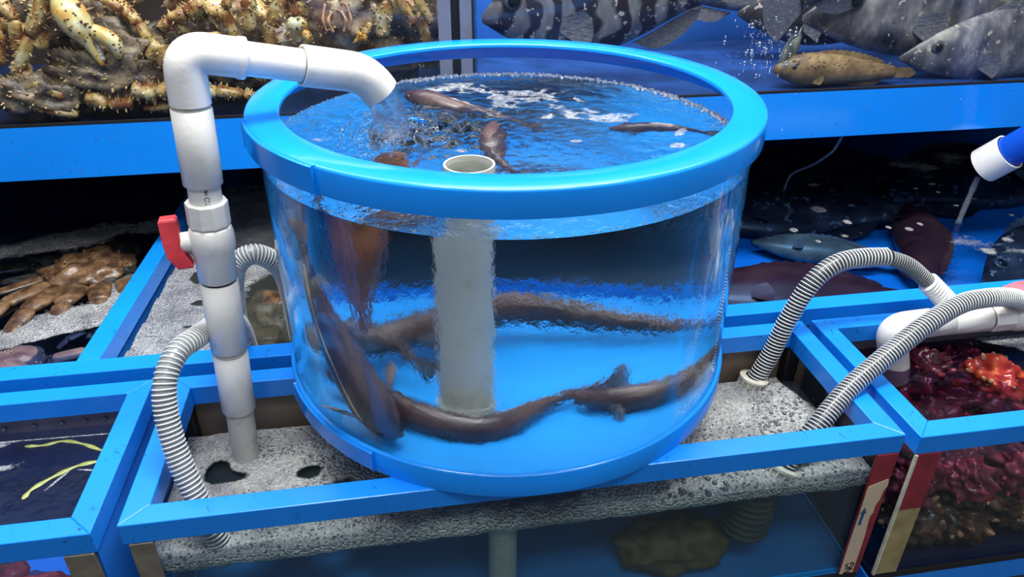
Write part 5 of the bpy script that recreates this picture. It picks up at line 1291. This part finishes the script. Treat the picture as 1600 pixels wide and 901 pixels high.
brown_crab('brown crab with broad flat legs spread toward the foam in the rear left bay', (-0.775, 0.455, Z0 - 0.005), 0.085, 0.15,
    [([(-0.830, 0.405, Z0 + 0.004), (-0.880, 0.335, Z0 + 0.008), (-0.905, 0.255, Z0 - 0.004), (-0.878, 0.205, Z0 - 0.012)], 0.021),
     ([(-0.800, 0.385, Z0 + 0.006), (-0.828, 0.300, Z0 + 0.010), (-0.838, 0.235, Z0 + 0.0), (-0.815, 0.20, Z0 - 0.012)], 0.023),
     ([(-0.765, 0.380, Z0 + 0.006), (-0.775, 0.315, Z0 + 0.008), (-0.772, 0.260, Z0 - 0.008)], 0.022),
     ([(-0.730, 0.385, Z0 + 0.006), (-0.715, 0.325, Z0 + 0.004), (-0.700, 0.29, Z0 - 0.012)], 0.021),
     ([(-0.690, 0.400, Z0 + 0.004), (-0.672, 0.350, Z0 + 0.0), (-0.655, 0.32, Z0 - 0.014)], 0.020),
     ([(-0.850, 0.440, Z0 + 0.0), (-0.920, 0.390, Z0 - 0.0), (-0.985, 0.30, Z0 - 0.004)], 0.015),
     ([(-0.855, 0.460, Z0 - 0.002), (-0.935, 0.44, Z0 - 0.004), (-1.01, 0.37, Z0 - 0.008)], 0.012)], seed=2)
brown_crab('purple brown crab half under foam against the front rail at left', (-0.800, 0.135, Z0 - 0.018), 0.070, 0.0,
    [([(-0.740, 0.150, Z0 - 0.004), (-0.69, 0.165, Z0 - 0.002), (-0.655, 0.17, Z0 - 0.012)], 0.016), ([(-0.86, 0.13, Z0 - 0.006), (-0.93, 0.12, Z0 - 0.004), (-1.0, 0.10, Z0 - 0.01)], 0.016)], SNOW_P, seed=6)
brown_crab('small dark crab poking through foam beside the divider rail', (-0.700, 0.255, Z0 - 0.012), 0.030, 0.5,
    [([(-0.715, 0.235, Z0 - 0.004), (-0.735, 0.21, Z0 - 0.004), (-0.75, 0.20, Z0 - 0.014)], 0.010)], SNOW_P, seed=9)
brown_crab('dark crab deep under the water by the back of the left bay', (-0.84, 0.60, Z0 - 0.04), 0.10, 0.4,
    [([(-0.77, 0.56, Z0 - 0.03), (-0.72, 0.50, Z0 - 0.02), (-0.70, 0.45, Z0 - 0.03)], 0.018), ([(-0.93, 0.56, Z0 - 0.03), (-1.0, 0.52, Z0 - 0.02), (-1.07, 0.46, Z0 - 0.03)], 0.018)], SNOW, seed=12)
brown_crab('tan crab in clear water between the white pipe and the round tank', (-0.385, 0.27, Z0 - 0.025), 0.075, -0.2,
    [([(-0.43, 0.215, Z0 - 0.012), (-0.435, 0.16, Z0 - 0.006), (-0.44, 0.10, Z0 - 0.016)], 0.020), ([(-0.40, 0.205, Z0 - 0.010), (-0.395, 0.15, Z0 - 0.006), (-0.39, 0.095, Z0 - 0.016)], 0.021),
     ([(-0.36, 0.205, Z0 - 0.012), (-0.345, 0.15, Z0 - 0.008), (-0.33, 0.10, Z0 - 0.018)], 0.020), ([(-0.32, 0.22, Z0 - 0.016), (-0.29, 0.17, Z0 - 0.012), (-0.27, 0.11, Z0 - 0.02)], 0.018)], SNOW, seed=15)

# ================================================================== SEA SQUIRTS
def squirt_mesh(R, seed, nubs=24, stretch=1.25):
    mb = MB(); R_ = random.Random(seed); rad = (R * stretch, R, R * 0.92)
    mb.blob((0, 0, 0), rad, None, 48, 30, 0.5, 10.0, 0, seed)
    nb = mb
    for q in range(nubs):
        z = R_.uniform(-0.9, 1); ph = R_.uniform(0, 2 * PI); s = math.sqrt(1 - z * z)
        d = Vector((s * math.cos(ph), s * math.sin(ph), z)); k = 1 + 0.5 * noise.noise(d * 3.0 + Vector((seed, seed * 1.7, seed * 0.3)))
        p = Vector((d.x * rad[0] * k, d.y * rad[1] * k, d.z * rad[2] * k)); r = R * R_.uniform(0.07, 0.12); h = R * R_.uniform(0.10, 0.26)
        pts = [p - d * r, p, p + d * h * 0.5, p + d * h * 0.85, p + d * h]
        nb.sweep(pts, [r * 1.2, r * 1.1, r * 0.95, r * 0.6, r * 0.1], 9, mi=1)
    return mb, nb
def make_squirt(label, loc, R, seed, m1, m2, rot=(0, 0, 0), tuft=False):
    t = thing('sea_squirt', (0, 0, 0), label, 'sea squirt', 'sea squirts in the right tank')
    a, b = squirt_mesh(R, seed); a.build('body', [m1, m2], t)
    if tuft:
        mb = MB(); R_ = random.Random(2)
        for q in range(70):
            x = R_.uniform(-0.5, 0.9) * R; y = -R * R_.uniform(0.75, 1.0); z = R_.uniform(-0.7, 0.0) * R
            mb.cone((x, y, z), (x + R_.uniform(-.006, .006), y - R_.uniform(.003, .009), z - R_.uniform(0, .009)), 0.0016, 5)
        mb.build('root_tuft', MOSS, t)
    t.location = loc; t.rotation_euler = rot
    return t
def copy_tree(o, parent=None):
    c = o.copy(); COL.objects.link(c); c.parent = parent
    for ch in o.children: copy_tree(ch, c)
    return c
make_squirt('bright red orange sea squirt with olive root tuft at the water surface', (0.795, -0.125, -0.088), 0.047, 3.1, SQ_RED, NUB_T, (0.1, 0.2, -0.3), True)
q1 = make_squirt('maroon sea squirt nearest the inner left corner of the right tank', (0.655, -0.170, -0.108), 0.038, 5.3, SQ_MAR, NUB, (0, 0.1, 0.6))
q2 = make_squirt('pink red sea squirt close to the front rail, left of the bright one', (0.700, -0.215, -0.112), 0.036, 8.7, SQ_PINK, NUB, (0.3, 0, -0.2))
q3 = make_squirt('brown sea squirt low against the front glass of the right tank', (0.670, -0.255, -0.225), 0.042, 12.9, SQ_BRN, NUB_T, (0.2, 0.5, 0.2))
spots = [  # source, place, size, turn, label
 (q1, (0.700, -0.075, -0.112), 1.32, 1.2, 'maroon sea squirt under the white elbow, beside the tan shell lump'),
 (q1, (0.745, -0.140, -0.120), 1.14, 2.4, 'dark maroon sea squirt wedged left of the bright red orange one'),
 (q2, (0.590, -0.235, -0.125), 1.08, 0.7, 'purplish sea squirt in the front left corner of the right tank'),
 (q1, (0.775, -0.215, -0.118), 1.26, 4.0, 'maroon sea squirt in front of the bright red orange one'),
 (q2, (0.865, -0.195, -0.115), 1.20, 5.1, 'pinkish sea squirt by the front rail at the right picture edge'),
 (q1, (0.600, -0.150, -0.135), 1.20, 3.3, 'dark maroon sea squirt by the left wall of the right tank'),
 (q1, (0.840, -0.060, -0.125), 1.20, 0.3, 'dark maroon sea squirt behind the bright red orange one'),
 (q1, (0.775, -0.050, -0.118), 1.08, 5.8, 'maroon sea squirt beside the olive capped lump at the back'),
 (q2, (0.650, -0.262, -0.128), 0.85, 2.0, 'pink nubbed sea squirt touching the front glass just below the rail'),
 (q2, (0.560, -0.262, -0.140), 0.8, 1.1, 'small pink brown sea squirt by the maroon taped post'),
 (q2, (0.735, -0.262, -0.130), 0.9, 3.6, 'pink sea squirt touching the front glass, right of the pink nubbed one'),
 (q3, (0.585, -0.255, -0.205), 0.9, 2.2, 'brown sea squirt halfway down beside the corner post'),
 (q3, (0.770, -0.255, -0.215), 1.0, 4.2, 'brown sea squirt at the bottom right behind the front glass'),
 (q3, (0.850, -0.250, -0.165), 1.0, 1.5, 'brown sea squirt behind the front glass at the right picture edge'),
 (q3, (0.720, -0.235, -0.180), 0.95, 5.5, 'brown sea squirt in the middle of the pile behind the front glass'),
 (q3, (0.620, -0.240, -0.250), 0.85, 0.9, 'brown sea squirt lying on the bottom near the ochre post'),
 (q1, (0.930, -0.120, -0.130), 1.0, 1.9, 'maroon sea squirt beyond the bright red orange one at right'),
]
for (src, loc, s, a, lab) in spots:
    c = copy_tree(src); c.location = loc; c.scale = (s, s, s); c.rotation_euler = (a * 0.7, a * 1.3, a); c['label'] = lab
# tan and olive lumps among them
mb = MB(); mb.blob((0.672, -0.050, -0.078), (0.024, 0.018, 0.012), Rm(0.3, 0.2, 0.4), 28, 16, 0.8, 9, 0, 2.2)
tag(mb.build('shell_lump', LEATHER), 'tan leathery shell lump at the surface beside the ribbed hose', 'shell')
mb = MB(); mb.blob((0.790, -0.030, -0.085), (0.030, 0.014, 0.014), Rm(0, 0.1, -0.3), 28, 16, 0.7, 9, 0, 4.2); mb.blob((0.768, -0.026, -0.078), (0.011, 0.010, 0.009), None, 20, 12, 0.2, 9, 1)
tag(mb.build('shell_lump', [SQ_BRN, MOSS]), 'brown lump with olive cap at the back of the right tank', 'shell')
# scum on the right part of that water
def rt_foam(x, y):
    nz = noise.fractal(Vector((x * 20, y * 20, 4.5)), 1.0, 2.0, 4)
    e = (x - 0.835) + (y + 0.06) * 1.0
    return max(0.0, min(0.9, (0.9 if e > 0.03 else 0.9 * max(0, 1 + (e - 0.03) / 0.03)) + 0.35 * nz - 0.05)) if x > 0.78 and y > -0.15 else 0.0
foam_sheet('surface_foam', 'grey scum on the water right of the sea squirts', (0.76, 1.2), (-0.18, -0.03), lambda x, y: -0.0580, rt_foam, FOAM_DIM, 160, 60)

# ================================================================== SEAWEED AND BUBBLES IN THE LEFT TANK
def ribbon(label, pts, w_):
    path = spline(pts, 12); mb = MB(); vs = []; k = len(path)
    for i, p in enumerate(path):
        d = (path[min(k - 1, i + 1)] - path[max(0, i - 1)]).normalized(); s = d.cross(Vector((0, 0, 1))).normalized()
        ww = w_ * (0.75 + 0.25 * math.sin(i * 0.5)) * min(1, (i + 3) / 6)
        vs += [p + s * ww + Vector((0, 0, 0.0004)), p - s * ww + Vector((0, 0, 0.0004)), p - s * ww - Vector((0, 0, 0.0006)), p + s * ww - Vector((0, 0, 0.0006))]
    mb.add(vs, [(a * 4 + j, a * 4 + (j + 1) % 4, a * 4 + 4 + (j + 1) % 4, a * 4 + 4 + j) for a in range(k - 1) for j in range(4)] + [(0, 1, 2, 3), (4 * k - 1, 4 * k - 2, 4 * k - 3, 4 * k - 4)], 0, True)
    return tag(mb.build('seaweed_strip', WEED), label, 'seaweed')
WL = -0.0635
ribbon('upper yellow green seaweed strip floating in the left tank', [(-0.705, -0.058, WL), (-0.680, -0.060, WL), (-0.655, -0.055, WL), (-0.625, -0.066, WL), (-0.592, -0.086, WL)], 0.0032)
ribbon('lower curved yellow green seaweed strip floating nearer the front of the left tank', [(-0.668, -0.166, WL), (-0.662, -0.148, WL), (-0.642, -0.128, WL), (-0.618, -0.112, WL), (-0.590, -0.106, WL)], 0.0040)
for i, x in enumerate((-0.743, -0.702, -0.664, -0.632, -0.605)):
    mb = MB(); mb.blob((x, -0.0262, -0.055 + 0.0006 * i), (0.0034, 0.0022, 0.0034), nu=16, nv=10)
    tag(mb.build('wall_stud', BUB), ('leftmost', 'second from left', 'middle', 'fourth from left', 'rightmost')[i] + ' of the five shiny studs on the back wall of the seaweed tank', 'stud', 'row of studs in the seaweed tank')
def lt_foam(x, y):
    nz = noise.fractal(Vector((x * 26, y * 26, 1.5)), 1.0, 2.0, 4)
    b = y - (-0.046 - 0.03 * (x + 0.65)); d = 0.62 * math.exp(-(b / 0.0022) ** 2) * (0.9 if x > -0.72 else 1.0)
    d += 0.85 * gauss(x, y, -0.745, -0.053, 0.022, 0.007, 0.3) * (0.7 + nz)
    d += 0.62 * gauss(x, y, -0.72, -0.10, 0.03, 0.010, 0.2) * (0.4 + 1.3 * nz) + 0.7 * gauss(x, y, -0.635, -0.135, 0.003, 0.03, -0.5) + 0.7 * gauss(x, y, -0.60, -0.122, 0.02, 0.0018, -0.2) + 0.6 * gauss(x, y, -0.74, -0.16, 0.02, 0.004, 0) * (0.5 + nz)
    return max(0.0, min(0.8, d))
foam_sheet('surface_foam', 'thin white scum line and flecks on the dark blue water of the left tank', (-0.80, -0.54), (-0.29, -0.026), lambda x, y: -0.0640, lt_foam, FOAM_W, 200, 200)
mb = MB(); mb.blob((-0.78, -0.20, -0.235), (0.12, 0.06, 0.03), Rm(0, 0, 0.2), 30, 16, 0.7, 9, 0, 1.0)
tag(mb.build('sea_cucumber', SQ_PINK), 'pinkish sea creature low behind the front glass of the seaweed tank', 'sea creature')

# ------------------------------------------------------------------ things below the sump foam
pf = thing('pump_filter', (0.322, -0.20, -0.18), 'dark ribbed pump strainer hanging under the foam at the right of the sump', 'filter')
mb = MB(); c0 = Vector((0.330, -0.235, -0.115)); c1 = Vector((0.325, -0.235, -0.215)); L = (c1 - c0).length
prof = [(0, 0.012)]
for i in range(7):
    z = 0.016 + i * 0.012; prof += [(z, 0.030), (z + 0.002, 0.036), (z + 0.006, 0.036), (z + 0.008, 0.030)]
prof += [(L, 0.026), (L, 0.0)]
mb.lathe(prof, c0, c1, 36); o = mb.build('ribbed_body', simple('dark_filter_plastic', (0.07, 0.075, 0.06), 0.4, 0.5, 0.3, 40), pf)
mb = MB(); mb.cyl((0.345, -0.240, -0.094), (0.335, -0.236, -0.120), 0.016, n=24); mb.build('neck', IVORY, pf)
mb = MB(); mb.cyl((-0.046, -0.255, -0.110), (-0.046, -0.255, -0.262), 0.020, n=28)
tag(mb.build('drain_tube', PVC_OLD), 'pale vertical drain tube under the foam below the round tank', 'pipe')
mb = MB(); mb.blob((0.22, -0.23, -0.235), (0.085, 0.045, 0.036), None, 30, 16, 0.35, 9, 0, 1.0)
tag(mb.build('filter_stone', simple('brown_algae_stone', (0.14, 0.10, 0.045), 0.7, 0.2, 0.5, 40)), 'brown algae covered stone on the bottom of the sump', 'stone')
